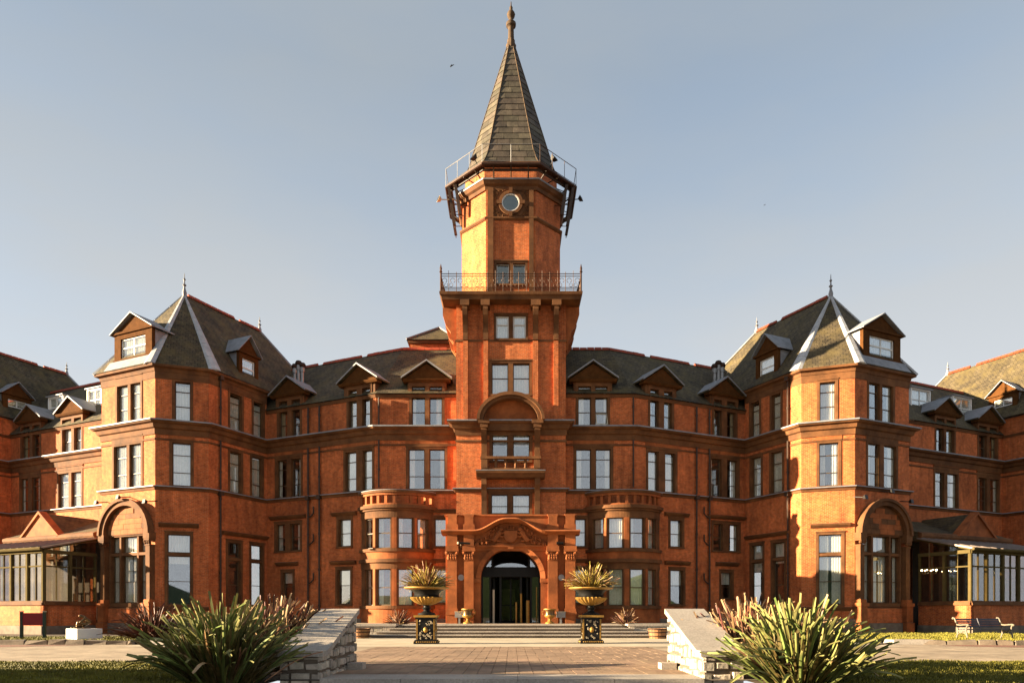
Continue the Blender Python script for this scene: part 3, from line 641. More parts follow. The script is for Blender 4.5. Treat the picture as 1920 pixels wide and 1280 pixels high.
    for pth in (pab, pf): obj('eaves', sweep(MB(), pth, off([(-.02, -.13), (.05, -.13), (.08, -.02), (.11, .0), (.11, .05), (-.02, .06)], 14.05)), 'stone', HOTEL)
    obj('eaves', sweep(MB(), path(s, [B_, C_, D_, E_, EB_]), off(EAV, 15.3)), 'stone', HOTEL)
    # ---- sandstone panels over the second-floor windows
    for f, ll in ((fP, K['P2']), (fQ, K['Q2']), (fQ, K['R2']), (wdd.f, K['d2']), (we.f, K['e2']), (wg.f, K['g2'][0]), (wg.f, K['g2'][1])):
        us_ = sorted(f.ux(x) for l_ in ll for x in l_); a, b = us_[0] - .2, us_[-1] + .2
        n = 3
        for i in range(n): obj('lintel_block', f.box(MB(), a + (b - a) * i / n + .004, a + (b - a) * (i + 1) / n - .004, -.01, .028 + .004 * (i % 2), 11.18, 11.42), 'terra', HOTEL)
    # ---- main roofs
    rf = MB(); zr = 18.35
    def P3(p, z): q = sx(s, p); return (q[0], q[1], z)
    eT, eA, eB = (2.4, 42.05), (7.67 - .05, 42.05), pl(A_, tB + 2.5, -.2); rT = (2.4, 46.5); kA = (42.25 + 4.25); 
    rA = (A_[0] - 4.25 * math.tan(R(12.5)), 46.5); rB = pl(rA, tB + 4.5)
    rf.add([P3(eT, 14.13), P3(eA, 14.13), P3(rA, zr), P3(rT, zr)], [(0, 1, 2, 3)]); rf.add([P3(eA, 14.13), P3(eB, 14.13), P3(rB, zr), P3(rA, zr)], [(0, 1, 2, 3)])
    bT = (2.4, 50.9); bA = (A_[0] - 8.7 * math.tan(R(12.5)), 50.9); bB = pl(bA, tB + 5)
    rf.add([P3(rT, zr), P3(rA, zr), P3(bA, 14.1), P3(bT, 14.1)], [(0, 1, 2, 3)]); rf.add([P3(rA, zr), P3(rB, zr), P3(bB, 14.1), P3(bA, 14.1)], [(0, 1, 2, 3)])
    o = obj('roof', rf, 'slate', HOTEL)
    def ridge(p, q, z0, z1, par, skip=.06):
        a, b = Vector(P3(p, z0)), Vector(P3(q, z1)); n = int((b - a).length / .46); mb = MB(); rr = random.Random(n)
        for i in range(n):
            if rr.random() < skip: continue
            u, v = a.lerp(b, (i + .03) / n), a.lerp(b, (i + .97) / n); d = (b - a).normalized(); sd = d.cross(Vector((0, 0, 1))).normalized() * .16
            hz = rr.uniform(.10, .12)
            mb.prism([u - sd - Vector((0, 0, .12)), u + sd - Vector((0, 0, .12)), u + Vector((0, 0, hz))], [v - sd - Vector((0, 0, .12)), v + sd - Vector((0, 0, .12)), v + Vector((0, 0, hz))])
        obj('ridge_tiles', mb, 'ridge', par)['kind'] = 'stuff'
    ridge(rT, rA, zr + .03, zr + .03, o); ridge(rA, rB, zr + .03, zr + .03, o)
    # outer range roof
    e0, e1 = pl(F_, 0, -.2), pl(G_, 1, -.2); r0, r1 = pl(F_, 0, 4.0), pl(G_, 3, 4.0); b0, b1 = pl(F_, 0, 8.2), pl(G_, 3, 8.2); zr2 = 18.6
    rf = MB(); rf.add([P3(e0, 14.13), P3(e1, 14.13), P3(r1, zr2), P3(r0, zr2)], [(0, 1, 2, 3)]); rf.add([P3(r0, zr2), P3(r1, zr2), P3(b1, 14.1), P3(b0, 14.1)], [(0, 1, 2, 3)])
    o = obj('roof', rf, 'slate', HOTEL); ridge(r0, r1, zr2 + .03, zr2 + .03, o)
    # pavilion roof: hipped, chamfered corner, long ridge running back
    def pav(O, W, leg, back, ap, za, ze, rl, chamfer=True, lite=False):
        rm = MB(); ov = .33; k = leg - ov * .586 + ov
        c0, d0, e0_ = pl(O, -ov, leg + .14), pl(O, leg + .14, -ov), pl(O, W + ov, -ov); be, bc = pl(O, W + ov, back), pl(O, -ov, back)
        apx = pl(O, ap[0], ap[1]); rr_ = pl(O, ap[0], ap[1] + rl); V = [P3(c0, ze), P3(d0, ze), P3(e0_, ze), P3(be, ze), P3(bc, ze), P3(apx, za), P3(rr_, za)]
        rm.add(V, [(0, 1, 5), (1, 2, 5), (2, 3, 6, 5), (3, 4, 6), (4, 0, 5, 6)])
        o = obj('roof', rm, 'slate', HOTEL); ridge(pl(O, ap[0], ap[1] + .25), rr_, za + .03, za + .03, o, .1)
        for hp, z_ in ((c0, ze), (d0, ze), (e0_, ze)):
            a, b = Vector(P3(hp, z_)), Vector(P3(apx, za)); ax = (b - a).normalized(); cen = Vector(P3(pl(O, ap[0], ap[1] + 1), ze)); outw = ((a - cen) - ax * (a - cen).dot(ax)).normalized(); sd = ax.cross(outw).normalized()
            wd_ = .36 if hp is not e0_ else .14; mb = MB(); N_ = 6
            for i in range(N_):
                u, v = a.lerp(b, i / N_ + .002), a.lerp(b, (i + 1) / N_ - .002); wu = wd_ * (1 - .75 * i / N_); wv = wd_ * (1 - .75 * (i + 1) / N_); lo, hi = -.07, .05
                mb.prism([u - sd * wu + outw * lo, u + sd * wu + outw * lo, u + sd * wu * .4 + outw * hi, u - sd * wu * .4 + outw * hi], [v - sd * wv + outw * lo, v + sd * wv + outw * lo, v + sd * wv * .4 + outw * hi, v - sd * wv * .4 + outw * hi])
            obj('hip_flashing', mb, 'hiplead', o)
        for hp in (bc, be):
            a, b = Vector(P3(hp, ze)), Vector(P3(rr_, za)); obj('hip_flashing', MB().tube([a, b], .09, 5), 'lead', o)
        for q in (apx, rr_):
            x, y, z = P3(q, za); sc = 1 if q is apx else .75
            fin = MB().lathe([(.13, za - .15), (.15, za + .1 * sc), (.08, za + .35 * sc), (.06, za + .5 * sc), (.13, za + .58 * sc), (.05, za + .66 * sc), (.04, za + .85 * sc), (.09, za + .93 * sc), (.03, za + 1.02 * sc), (.02, za + 1.25 * sc), (.004, za + 1.35 * sc)], (x, y), 8)
            obj('finial', fin, 'lead', o, smooth=True)
        return o
    pav(O_, 6.6, 2.0, 13.2, (3.6 if s < 0 else 3.95, 3.35), 21.0, 15.36, 6.3)
    pav(pl(G_, 0, -3.8), 6.6, 1.2, 14.0, (3.2, 3.6), 21.0, 15.36, 6.4)
    # pavilion dormers
    f = we.f; a, b = sorted((f.ux(K['dorm1'][0]), f.ux(K['dorm1'][1]))); dormer(f, (a + b) / 2, (b - a) / 2 * .9, 16.15, 17.65, 18.7, -.2, 2.6, 2)
    mb = MB(); f.side(mb, [(.3, 15.42), (-.1, 16.04), (-.16, 16.04), (.22, 15.36)], a - .1, b + .1); obj('dormer_apron', mb, 'lead', HOTEL)
    f = wc.f; a, b = sorted((f.ux(K['dorm2'][0]), f.ux(K['dorm2'][1]))); dormer(f, (a + b) / 2, (b - a) / 2 * .9, 15.75, 17.3, 18.45, -.12, 2.8, 1)
    # timber dormer of the far pavilion
    f = wh.f; uc = f.ux(33 if s < 0 else 1880, -.2)
    dormer(f, uc, 1.0, 15.75, 17.2, 18.2, -.2, 2.8, 2)
    # white flat-roofed dormers on the outer range
    f = wg.f
    for (xa, xb) in K['wd']:
        a, b = sorted((f.ux(xa, -1.3), f.ux(xb, -1.3))); dormer(f, (a + b) / 2, (b - a) / 2, 15.35, 17.0, 0, -1.3, 4.0, 2, flat=True)
    # ---- rainwater pipes
    def pipe(f, u, z0, z1, r=.06, d=.12, hopper=True):
        mb = MB(); mb.tube([f.p(u, d, z0), f.p(u, d, z1)], r, 8)
        zz = z0 + 1
        while zz < z1: mb.tube([f.p(u, d, zz), f.p(u, d, zz + .1)], r * 1.45, 8); zz += 2.2
        if hopper: f.box(mb, u - .13, u + .13, .02, .28, z1 - .02, z1 + .22)
        obj('drainpipe', mb, 'pipe', HOTEL)
    ff = (lambda x: fQ.ux(x))
    for x in ((580, 601) if s < 0 else (1304, 1328)): pipe(fQ, ff(x), .6, 8.2); pipe(fQ, ff(x), 8.5, 11.4, hopper=False); pipe(fQ, ff(x), 12.3, 13.9, hopper=False)
    x = 411 if s < 0 else 1480
    f = wc.f; u = f.ux(x); pipe(f, u, .3, 8.15); pipe(f, u, 8.5, 11.4, hopper=False); pipe(f, u, 12.3, 15.0, hopper=True)
    u = fP.ux(711 if s < 0 else 1196); pipe(fP, max(.1, min(fP.L - .1, u)), 8.6, 11.4, .05, hopper=False); pipe(fP, max(.1, min(fP.L - .1, u)), 12.3, 13.9, .05, hopper=False)
    for zz, dx in ((7.3, 1), (5.6, 1), (3.2, 1)):
        x = 580 if s < 0 else 1328; u = fQ.ux(x); du = .55 * (1 if s < 0 else -1)
        obj('drainpipe', MB().tube([fQ.p(u, .14, zz - .25), fQ.p(u + du * .5, .14, zz - .1), fQ.p(u + du * .8, .14, zz + .05), fQ.p(u + du * .8, .14, zz + .45)], .05, 7), 'pipe', HOTEL)
    # metal flues in the valley
    bx = 560 if s < 0 else 1347
    for i, (dx, hh) in enumerate(((-7, 0), (0, 6), (7, 2))):
        P_ = at(bx + dx, 712, 47.2); zt_ = EYE + (HOR - 690 + hh) * 47.2 / FPX
        m = MB().lathe([(.13, P_.z - 1.2), (.13, zt_ - .35), (.18, zt_ - .33), (.18, zt_ - .05)], (P_.x, P_.y), 10); fl = obj('flue', m, 'grey', HOTEL, smooth=True)
        obj('cowl', MB().lathe([(.2, zt_ - .03), (.24, zt_ + .12), (.16, zt_ + .26), (.04, zt_ + .3)], (P_.x, P_.y), 10), 'iron', fl, smooth=True)

    # ---- arched ground-floor window with hood on the pavilion front
    f = we.f; uc = f.ux(K['arch'], .45); r_o, r_i, zs = 2.08, 1.76, 5.72
    ab = MB(); dpt = .42
    def arcpts(r, n=18, a0=0, a1=180): return [(uc + r * math.cos(R(a0 + (a1 - a0) * i / n)), zs + r * .95 * math.sin(R(a0 + (a1 - a0) * i / n))) for i in range(n + 1)]
    po, pi_ = arcpts(r_o), arcpts(r_i)
    hood = obj('window_hood', (lambda mb: [mb.prism([f.p(po[i][0], -.02, po[i][1]), f.p(po[i + 1][0], -.02, po[i + 1][1]), f.p(pi_[i + 1][0], -.02, pi_[i + 1][1]), f.p(pi_[i][0], -.02, pi_[i][1])],
               [f.p(po[i][0], dpt, po[i][1]), f.p(po[i + 1][0], dpt, po[i + 1][1]), f.p(pi_[i + 1][0], dpt, pi_[i + 1][1]), f.p(pi_[i][0], dpt, pi_[i][1])]) for i in range(18)] and mb)(MB()), 'stone', HOTEL)
    pr1, pr2 = arcpts(r_o + .1), arcpts(r_o - .06)
    mb = MB(); [mb.prism([f.p(pr1[i][0], dpt - .1, pr1[i][1]), f.p(pr1[i + 1][0], dpt - .1, pr1[i + 1][1]), f.p(pr2[i + 1][0], dpt - .1, pr2[i + 1][1]), f.p(pr2[i][0], dpt - .1, pr2[i][1])],
               [f.p(pr1[i][0], dpt + .1, pr1[i][1]), f.p(pr1[i + 1][0], dpt + .1, pr1[i + 1][1]), f.p(pr2[i + 1][0], dpt + .1, pr2[i + 1][1]), f.p(pr2[i][0], dpt + .1, pr2[i][1])]) for i in range(18)]
    obj('arch_moulding', mb, 'stone', hood)
    ty = MB(); f.poly(ty, [(uc - 1.76, zs - .02)] + pi_[::-1] + [(uc + 1.76, zs - .02)], -.01, .16); obj('tympanum', ty, 'stone', hood)
    rr = random.Random(33 + s); zz = zs + .02
    while zz < zs + 1.6:                             # coursed ashlar blocks in the tympanum
        h = .3; x0 = -1.5 + rr.uniform(0, .3)
        half = (1.74 ** 2 - max(0, (zz + h - zs) / .95) ** 2); half = math.sqrt(half) - .03 if half > 0 else 0
        u = -half
        while u < half - .12:
            l = min(rr.uniform(.45, .8), half - u)
            obj('ashlar_block', f.box(MB(), uc + u + .006, uc + u + l - .006, .15, .185 + rr.uniform(0, .012), zz + .006, zz + h - .006), 'terra' if rr.random() < .55 else 'stone', hood)
            u += l
        zz += h
    for sd in (-1, 1):                               # pilasters with capital and pedestal
        e = uc + sd * 1.93; mb = MB(); f.box(mb, e - .17, e + .17, -.02, .34, 1.95, 5.0); pil = obj('pilaster', mb, 'stone', HOTEL)
        mb = MB(); f.box(mb, e - .2, e + .2, -.02, .38, 5.0, 5.08); f.box(mb, e - .22, e + .22, -.02, .42, 5.3, 5.42); f.box(mb, e - .25, e + .25, -.02, .44, 5.42, 5.75)
        for q in (-.16, 0, .16):
            mb.ball(f.p(e + q, .34, 5.2), .1, 8)
        mb.ball(f.p(e - .18, .38, 5.27), .075, 8); mb.ball(f.p(e + .18, .38, 5.27), .075, 8); obj('capital', mb, 'stone', pil, smooth=True)
        mb = MB(); f.box(mb, e - .24, e + .24, -.02, .42, 1.75, 1.95); f.box(mb, e - .27, e + .27, -.02, .46, .62, 1.55); f.box(mb, e - .34, e + .34, -.02, .52, 1.55, 1.75); f.box(mb, e - .33, e + .33, -.02, .52, -.2, .6); obj('pedestal', mb, 'terra', pil)
    mb = MB(); f.box(mb, uc - 1.76, uc + 1.76, -.0, .12, 5.69, 5.80); obj('window_head', mb, 'stone', HOTEL)
    window(f, [(uc - 1.58, uc - .82), (uc - .68, uc + .68), (uc + .82, uc + 1.58)], 1.75, 5.62, bars=(3.0,), transom=4.6, dress='c', jamb=.14, head=.06, sill=.2, proud=.06, deep=.26)
    mb = MB(); f.box(mb, uc - 1.68, uc + 1.68, -.05, .16, .6, 1.5); obj('apron', mb, 'brick', HOTEL)
    mb = MB(); f.box(mb, uc - 1.62, uc + 1.62, .0, .25, -.2, .58); obj('plinth', mb, 'plinth', HOTEL)

    # ---- conservatory against the outer range
    c0 = f.p(f.ux(181 if s < 0 else 1722), 0, 0)[:2]; fn = (-s * s25, -c25)        # forward from the wing
    n2 = Vector((f.N.x, f.N.y)); u2 = Vector((f.U.x, f.U.y)) * (-1 if s < 0 else 1)   # outwards along the wing
    c0 = Vector(c0); ck = c0 + n2 * 3.15; cf = ck + u2 * 9; cb = c0 + u2 * 9
    cons = None
    def cwall(P, Q, posts, rake=None, first=True):
        global_f = Fr(P, Q); g_ = global_f; par = HOTEL
        mb = MB(); g_.box(mb, 0, g_.L, -.25, .0, .45, 1.62); cw = obj('conservatory', mb, 'brick', HOTEL)
        mb = MB(); g_.box(mb, 0, g_.L, -.25, .1, -.25, .45); obj('plinth', mb, 'plinth', cw)
        mb = MB(); g_.box(mb, 0, g_.L, -.3, .1, 1.62, 1.76); g_.box(mb, 0, g_.L, -.25, .05, 1.76, 1.86); obj('sill', mb, 'stone', cw)
        n = posts; zt_ = 4.55
        for i in range(n + 1):
            u = g_.L * i / n; wv = .075
            obj('post', g_.box(MB(), max(0, u - wv), min(g_.L, u + wv), -.17, .02, 1.86, zt_), 'olive', cw)
        obj('head_rail', g_.box(MB(), 0, g_.L, -.2, .06, zt_, zt_ + .2), 'olive', cw)
        for i in range(n):
            a, b = g_.L * i / n + .075, g_.L * (i + 1) / n - .075; mid = (a + b) / 2
            obj('glazing_bar', g_.box(g_.box(MB(), mid - .018, mid + .018, -.12, -.03, 1.9, zt_ - .02), a, b, -.125, -.025, 3.78, 3.86), 'olive', cw)
            for (p_, q_) in ((a, mid - .025), (mid + .025, b)):
                for (e_, h_) in ((1.88, 3.78), (3.86, zt_)): obj('pane', g_.box(MB(), p_, q_, -.085, -.075, e_, h_), 'cglass', cw)
        return g_, cw
    segs = [(c0, ck, 2), (ck, cf, 6)]
    gs = []
    for (P, Q, n) in segs:
        if s < 0: P, Q = Q, P
        gs.append(cwall(P, Q, n))
    g_, cw = gs[1]; rb = random.Random(40 + s)
    for i in range(12):
        if rb.random() < (.5 if s < 0 else .25):
            cm = MB(); a0 = g_.L * i / 12; curtain(cm, g_, a0 + .08, a0 + g_.L / 12 * rb.uniform(.5, .9), -.3, 1.9, rb.choice([3.75, 4.5])); obj('curtain', cm, 'drape', cw, recalc=False)  # drapes also imitate the cream reflection in the lit panes
    # lean-to roof rising to the hotel wall, zinc with standing seams
    up = Vector((0, 0, 1)); V3 = lambda p_, z_: Vector((p_.x, p_.y, z_))
    e0_, e1_ = V3(ck + n2 * .25 - u2 * .2, 4.75), V3(cf + n2 * .25, 4.75); t0_, t1_ = V3(c0 - u2 * .2 + n2 * .02, 5.62), V3(cb + n2 * .02, 5.62)
    mb = MB(); th = Vector((0, 0, .09)); mb.prism([e0_, e1_, t1_, t0_], [e0_ + th, e1_ + th, t1_ + th, t0_ + th]); rfz = obj('roof', mb, 'zinc', HOTEL)
    for i in range(15):
        a, b = e0_.lerp(e1_, (i + .5) / 15), t0_.lerp(t1_, (i + .5) / 15); obj('seam', MB().tube([a + th * 1.2, b + th * 1.2], .03, 4), 'zinc', rfz)
    obj('gutter', MB().tube([e0_ + Vector((0, 0, .02)), e1_ + Vector((0, 0, .02))], .09, 6), 'olive', rfz)
    g_, cw = gs[0]
    a, b = (0, g_.L) if s < 0 else (g_.L, 0)          # low end / wall end
    if s < 0: lo, hi = 0, g_.L
    else: lo, hi = g_.L, 0
    obj('end_pane', g_.poly(MB(), [(lo, 4.75), (hi, 4.75), (hi, 5.6)], -.09, -.08), 'cglass', cw)
    obj('rake_rail', MB().tube([g_.p(lo, -.06, 4.78), g_.p(hi, -.06, 5.62)], .09, 5), 'olive', cw)
    mb = MB(); P_, Q_ = c0 - n2 * .6 + u2 * .3, cb - n2 * .6
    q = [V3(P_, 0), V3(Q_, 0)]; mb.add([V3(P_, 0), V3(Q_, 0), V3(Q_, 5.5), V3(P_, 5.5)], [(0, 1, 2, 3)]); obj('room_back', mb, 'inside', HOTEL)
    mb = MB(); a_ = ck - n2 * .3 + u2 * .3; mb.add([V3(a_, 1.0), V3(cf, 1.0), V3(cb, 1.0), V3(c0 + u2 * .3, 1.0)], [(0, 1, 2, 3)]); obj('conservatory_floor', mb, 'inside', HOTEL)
    # slated ground-floor range with a stone gable behind the conservatory
    fo = Fr(*((cb, c0) if s < 0 else (c0, cb))); gz = 6.05
    lo_, hi_ = fo.L - 8.9, fo.L
    mb = MB(); fo.side(mb, [(.0, 5.55), (.0, gz), (-4.6, 7.75), (-4.6, 5.55)], .0, fo.L - .0); obj('roof', mb, 'slate', HOTEL)
    obj('eaves', (lambda m_: fo.side(m_, [(-.05, 5.66), (.12, 5.66), (.22, 5.82), (.22, 5.98), (-.05, 6.1)], 0, fo.L))(MB()), 'stone', HOTEL)
    ug = fo.ux(78 if s < 0 else 1828); mb = MB(); fo.poly(mb, [(ug - 1.75, 5.6), (ug + 1.75, 5.6), (ug + 1.75, 6.0), (ug, 7.45), (ug - 1.75, 6.0)], -.3, .1); ga = obj('stone_gable', mb, 'terra', HOTEL)
    for sd in (-1, 1):
        mb = MB(); mb.prism([fo.p(ug, .22, 7.42), fo.p(ug + sd * 1.95, .22, 5.85), fo.p(ug + sd * 1.95, .22, 6.0), fo.p(ug, .22, 7.6)], [fo.p(ug, -.3, 7.42), fo.p(ug + sd * 1.95, -.3, 5.85), fo.p(ug + sd * 1.95, -.3, 6.0), fo.p(ug, -.3, 7.6)]); obj('coping', mb, 'terra', ga)
        mb = MB(); mb.prism([fo.p(ug, -.3, 7.4), fo.p(ug + sd * 1.85, -.3, 5.9), fo.p(ug + sd * 1.85, -.3, 6.0), fo.p(ug, -.3, 7.5)], [fo.p(ug, -3.5, 7.4), fo.p(ug + sd * 1.85, -3.5, 5.9), fo.p(ug + sd * 1.85, -3.5, 6.0), fo.p(ug, -3.5, 7.5)]); obj('roof_slope', mb, 'slate', ga)
    if s < 0:
        pt = (ck + u2 * .9 - n2 * .5)
    # ---- bow window
    bx_ = (K['bow'] - 960) * 40.3 / FPX; bc_ = (bx_, 43.46); r = 2.44
    def arc(mb, r0, r1, a0, a1, z0, z1, n=None):
        n = n or max(2, int(abs(a1 - a0) / 6))
        for i in range(n):
            A, Bq = R(a0 + (a1 - a0) * i / n), R(a0 + (a1 - a0) * (i + 1) / n); q = lambda rr_, t_, z_: (bc_[0] + rr_ * math.sin(t_), bc_[1] - rr_ * math.cos(t_), z_)
            mb.prism([q(r1, A, z0), q(r1, Bq, z0), q(r0, Bq, z0), q(r0, A, z0)], [q(r1, A, z1), q(r1, Bq, z1), q(r0, Bq, z1), q(r0, A, z1)])
        return mb
    bow = obj('bow_window', arc(MB(), r - .3, r, -64, 64, .6, 1.42), 'terra', HOTEL)
    for (za, zb, ra, rb, m_) in ((1.42, 1.6, r - .3, r + .1, 'stone'), (3.72, 4.1, r - .3, r, 'stone'), (4.1, 4.3, r - .3, r + .14, 'stone'), (4.3, 4.72, r - .3, r + .03, 'terra'), (4.72, 4.9, r - .3, r + .12, 'stone'),
                                 (6.68, 7.1, r - .3, r, 'stone'), (7.1, 7.22, r - .3, r + .1, 'stone'), (7.22, 7.4, r - .3, r + .22, 'stone'), (7.4, 7.5, r - .2, r + .08, 'terra'), (7.98, 8.12, r - .22, r + .08, 'terra'), (8.12, 8.24, r - .26, r + .16, 'stone')):
        obj('curved_band', arc(MB(), ra, rb, -64, 64, za, zb, 32), m_, bow, smooth=False)
    obj('parapet_flashing', arc(MB(), r - .27, r + .18, -64, 64, 8.245, 8.275, 32), 'lead', bow)
    for k in range(11):
        a = -58 + 116 * k / 10; obj('parapet_post', arc(MB(), r - .16, r + .02, a - 1.9, a + 1.9, 7.5, 7.98, 1), 'terra', bow)
    obj('balcony_floor', arc(MB(), .1, r - .25, -64, 64, 7.3, 7.41, 24), 'lead', bow)
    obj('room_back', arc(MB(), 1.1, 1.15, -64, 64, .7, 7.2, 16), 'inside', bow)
    lt = [(-51, -33), (-26, -5), (5, 26), (33, 51)]
    for z0, z1, zb in ((1.6, 3.72, 2.65), (4.9, 6.68, 5.8)):
        ed = [-64] + [x for l_ in lt for x in l_] + [64]
        for i in range(0, len(ed), 2):
            a, b = ed[i], ed[i + 1]; obj('mullion', arc(MB(), r - .28, r - .03, a, b, z0, z1), 'stone', bow)
            if b - a < 11: obj('mullion_face', arc(MB(), r - .035, r + .02, a + 1.8, b - 1.8, z0, z1, 2), 'terra', bow)
        for a, b in lt:
            q = lambda t_, rr_: (bc_[0] + rr_ * math.sin(R(t_)), bc_[1] - rr_ * math.cos(R(t_)))
            g2 = Fr(q(a, r - .16), q(b, r - .16)); sm = MB(); t_ = .05
            g2.box(sm, 0, t_, -.04, .03, z0, z1); g2.box(sm, g2.L - t_, g2.L, -.04, .03, z0, z1); g2.box(sm, t_, g2.L - t_, -.04, .03, z0, z0 + .07); g2.box(sm, t_, g2.L - t_, -.04, .03, z1 - .05, z1); g2.box(sm, t_, g2.L - t_, -.04, .035, zb - .025, zb + .025)
            obj('sash', sm, 'brown', bow)
            for e_, h_ in ((z0 + .03, zb), (zb, z1 - .03)): obj('pane', g2.box(MB(), .03, g2.L - .03, -.012, -.004, e_, h_), 'glass', bow)
            cm = MB(); k_ = curt_rnd.random()
            curtain(cm, g2, 0, g2.L * (.35 if k_ < .6 else .95), -.12, z0, z1); obj('curtain', cm, 'curtain', bow, recalc=False)
    obj('string_course', sweep(MB(), path(s, [T_, A_]), off(STR, 7.3)), 'stone', HOTEL)
    obj('string_course', sweep(MB(), path(s, [T_, A_]), off(STR, 4.35)), 'stone', HOTEL)

# ================================================================== central tower
XT, HW, YF, DT = -.06, 3.17, 41.2, 6.3               # axis, half width, front, depth
YC = YF + DT / 2
fl, fr_, bl, br_ = (XT - HW, YF), (XT + HW, YF), (XT - HW, YF + DT), (XT + HW, YF + DT)
tw = Wall(fl, fr_, 0, 18.95)
tw.win([(930, 954), (962, 986)], 17.0, 18.35, bars=(17.85,), sash='white', dress='n', bw=.07, jamb=.12, head=.1)
tw.win([(922, 953), (962, 993)], 13.8, 15.6, bars=(14.75,), dress='n', jamb=.16)
tw.win([(923, 952), (962, 993)], 9.95, 11.58, bars=(10.95,), dress='h', jamb=.16, head=.1)
tw.win([(921, 952), (961, 993)], 6.9, 8.02, bars=(7.35,), dress='n', jamb=.16, head=.1)
tw.holes.append((tw.f.L / 2 - 1.7, tw.f.L / 2 + 1.7, 0, 5.35)); tw.build(); tf = tw.f
for P, Q in ((bl, fl), (fr_, br_), (br_, bl)): Wall(P, Q, 0, 18.95).build()
tpath = [bl, fl, fr_, br_]
for a, b in ((868, 877), (906, 915), (999, 1009), (1038, 1047)):
    u0, u1 = tf.ux(a, .09), tf.ux(b, .09)
    pil = obj('pilaster', tf.box(MB(), u0, u1, -.02, .10, 12.2, 16.85), 'brick', HOTEL)
    tf.side; m = MB(); tf.side(m, [(-.02, 16.9), (.14, 16.9), (.16, 17.3), (.3, 17.7), (.62, 18.15), (.72, 18.45), (.72, 18.92), (-.02, 18.92)], u0, u1); obj('console', m, 'stone', pil)
    obj('console_block', tf.box(MB(), u0 - .12, u1 + .12, .02, .80, 18.62, 18.94), 'stone', pil)
for fs_ in (Fr(bl, fl), Fr(fr_, br_)):
    for u in (.35, 2.1, 4.1, 5.85):
        m = MB(); fs_.side(m, [(-.02, 16.4), (.12, 16.4), (.16, 16.9), (.3, 17.1), (.34, 17.5), (.62, 17.9), (.8, 18.5), (.8, 18.92), (-.02, 18.92)], u - .16, u + .16); obj('console', m, 'terra', HOTEL)
obj('string_course', sweep(MB(), tpath, off(THIN, 16.88)), 'stone', HOTEL)
obj('tower_cornice', sweep(MB(), tpath, off(CORN, 12.2)), 'stone', HOTEL); obj('cornice_flashing', sweep(MB(), tpath, off(FLASH, 12.2)), 'lead', HOTEL)
obj('string_course', sweep(MB(), tpath, off(THIN, 11.1)), 'stone', HOTEL); obj('string_course', sweep(MB(), tpath, off(STR, 8.35)), 'stone', HOTEL); obj('string_flashing', sweep(MB(), tpath, off(STRF, 8.35)), 'lead', HOTEL)
# balcony slab with coved edge and iron railing
hs = 4.02
gal = obj('gallery_slab', MB().box((XT - hs + .1, YC - hs + .1, 18.95), (XT + hs - .1, YC + hs - .1, 19.12)), 'stone', HOTEL)
obj('slab_edge', sweep(MB(), [(XT - hs + .1, YC + hs), (XT - hs + .1, YC - hs + .1), (XT + hs - .1, YC - hs + .1), (XT + hs - .1, YC + hs)], off([(-.1, -.02), (.0, -.02), (.03, .12), (.12, .2), (.14, .36), (-.1, .37)], 18.99)), 'stone', gal)
rs = hs - .05; zr0 = 19.36
rpts = [(XT - rs, YC + rs), (XT - rs, YC - rs), (XT + rs, YC - rs), (XT + rs, YC + rs)]
def torus(mb, c, r, t, f, n=14, a0=0, a1=360):
    pts = [f.p(c[0] + r * math.cos(R(a0 + (a1 - a0) * i / n)), c[1], c[2] + r * math.sin(R(a0 + (a1 - a0) * i / n))) for i in range(n + 1)]; return mb.tube(pts, t, 4)
rail = None
for P, Q in zip(rpts, rpts[1:]):
    f = Fr(P, Q); mb = MB()
    for z_ in (.12, .22, .86, 1.0): mb.tube([f.p(0, 0, zr0 + z_), f.p(f.L, 0, zr0 + z_)], .022, 5)
    rail = obj('railing', mb, 'iron', gal); n = 9
    for i in range(n):
        uc = f.L * (i + .5) / n; mb = MB(); w_ = f.L / n
        for sd in (-1, 1):
            torus(mb, (uc + sd * w_ * .26, 0, zr0 + .62), .13, .014, f, 12, -60, 250); torus(mb, (uc + sd * w_ * .16, 0, zr0 + .36), .10, .013, f, 12, 100, 420)
        mb.tube([f.p(uc, 0, zr0), f.p(uc, 0, zr0 + 1.18)], .014, 4); mb.tube([f.p(uc + w_ / 2, 0, zr0), f.p(uc + w_ / 2, 0, zr0 + 1.1)], .02, 5)
        obj('scroll_panel', mb, 'iron', gal)
for (x, y) in rpts[1:3]:
    obj('corner_post', MB().lathe([(.05, zr0), (.05, zr0 + 1.05), (.09, zr0 + 1.1), (.05, zr0 + 1.2), (.07, zr0 + 1.3), (.01, zr0 + 1.55)], (x, y), 8), 'iron', gal)
    sgn = 1 if x < XT else -1; obj('stay', MB().tube([(x + sgn * .25, y + .3, zr0), (x, y, zr0 + .8)], .03, 5), 'iron', gal)
# octagonal upper stage
def octa(a, b): return [(XT + x, YC + y) for x, y in ((-a, b), (-a, -b), (-b, -a), (b, -a), (a, -b), (a, b), (b, a), (-b, a))]
ow = octa(2.95, 1.46); zo0, zo1 = 19.1, 26.3
for i in range(8):
    P, Q = ow[i], ow[(i + 1) % 8]; w = Wall(P, Q, zo0, zo1)
    if i == 2:
        w.win([(931, 954), (962, 985)], 20.25, 21.45, dress='-', jamb=.14, head=.16, sash='white', stone='stone', gm='dglass'); of = w.f
    w.build()
    if i == 2: continue
    f = w.f
    if i in (1, 3): pass
for (a, b, m_) in ((907, 914.5, 'brick'), (914.5, 925, 'stone'), (992, 1000.5, 'stone')):
    obj('pilaster', of.box(MB(), max(.005, of.ux(a, .1)), min(of.L - .005, of.ux(b, .1)), -.02, .12 if m_ == 'stone' else .10, zo0, 26.0), m_, HOTEL)
ocl = octa(2.95, 1.46); ocl = ocl[:] + [ocl[0]]
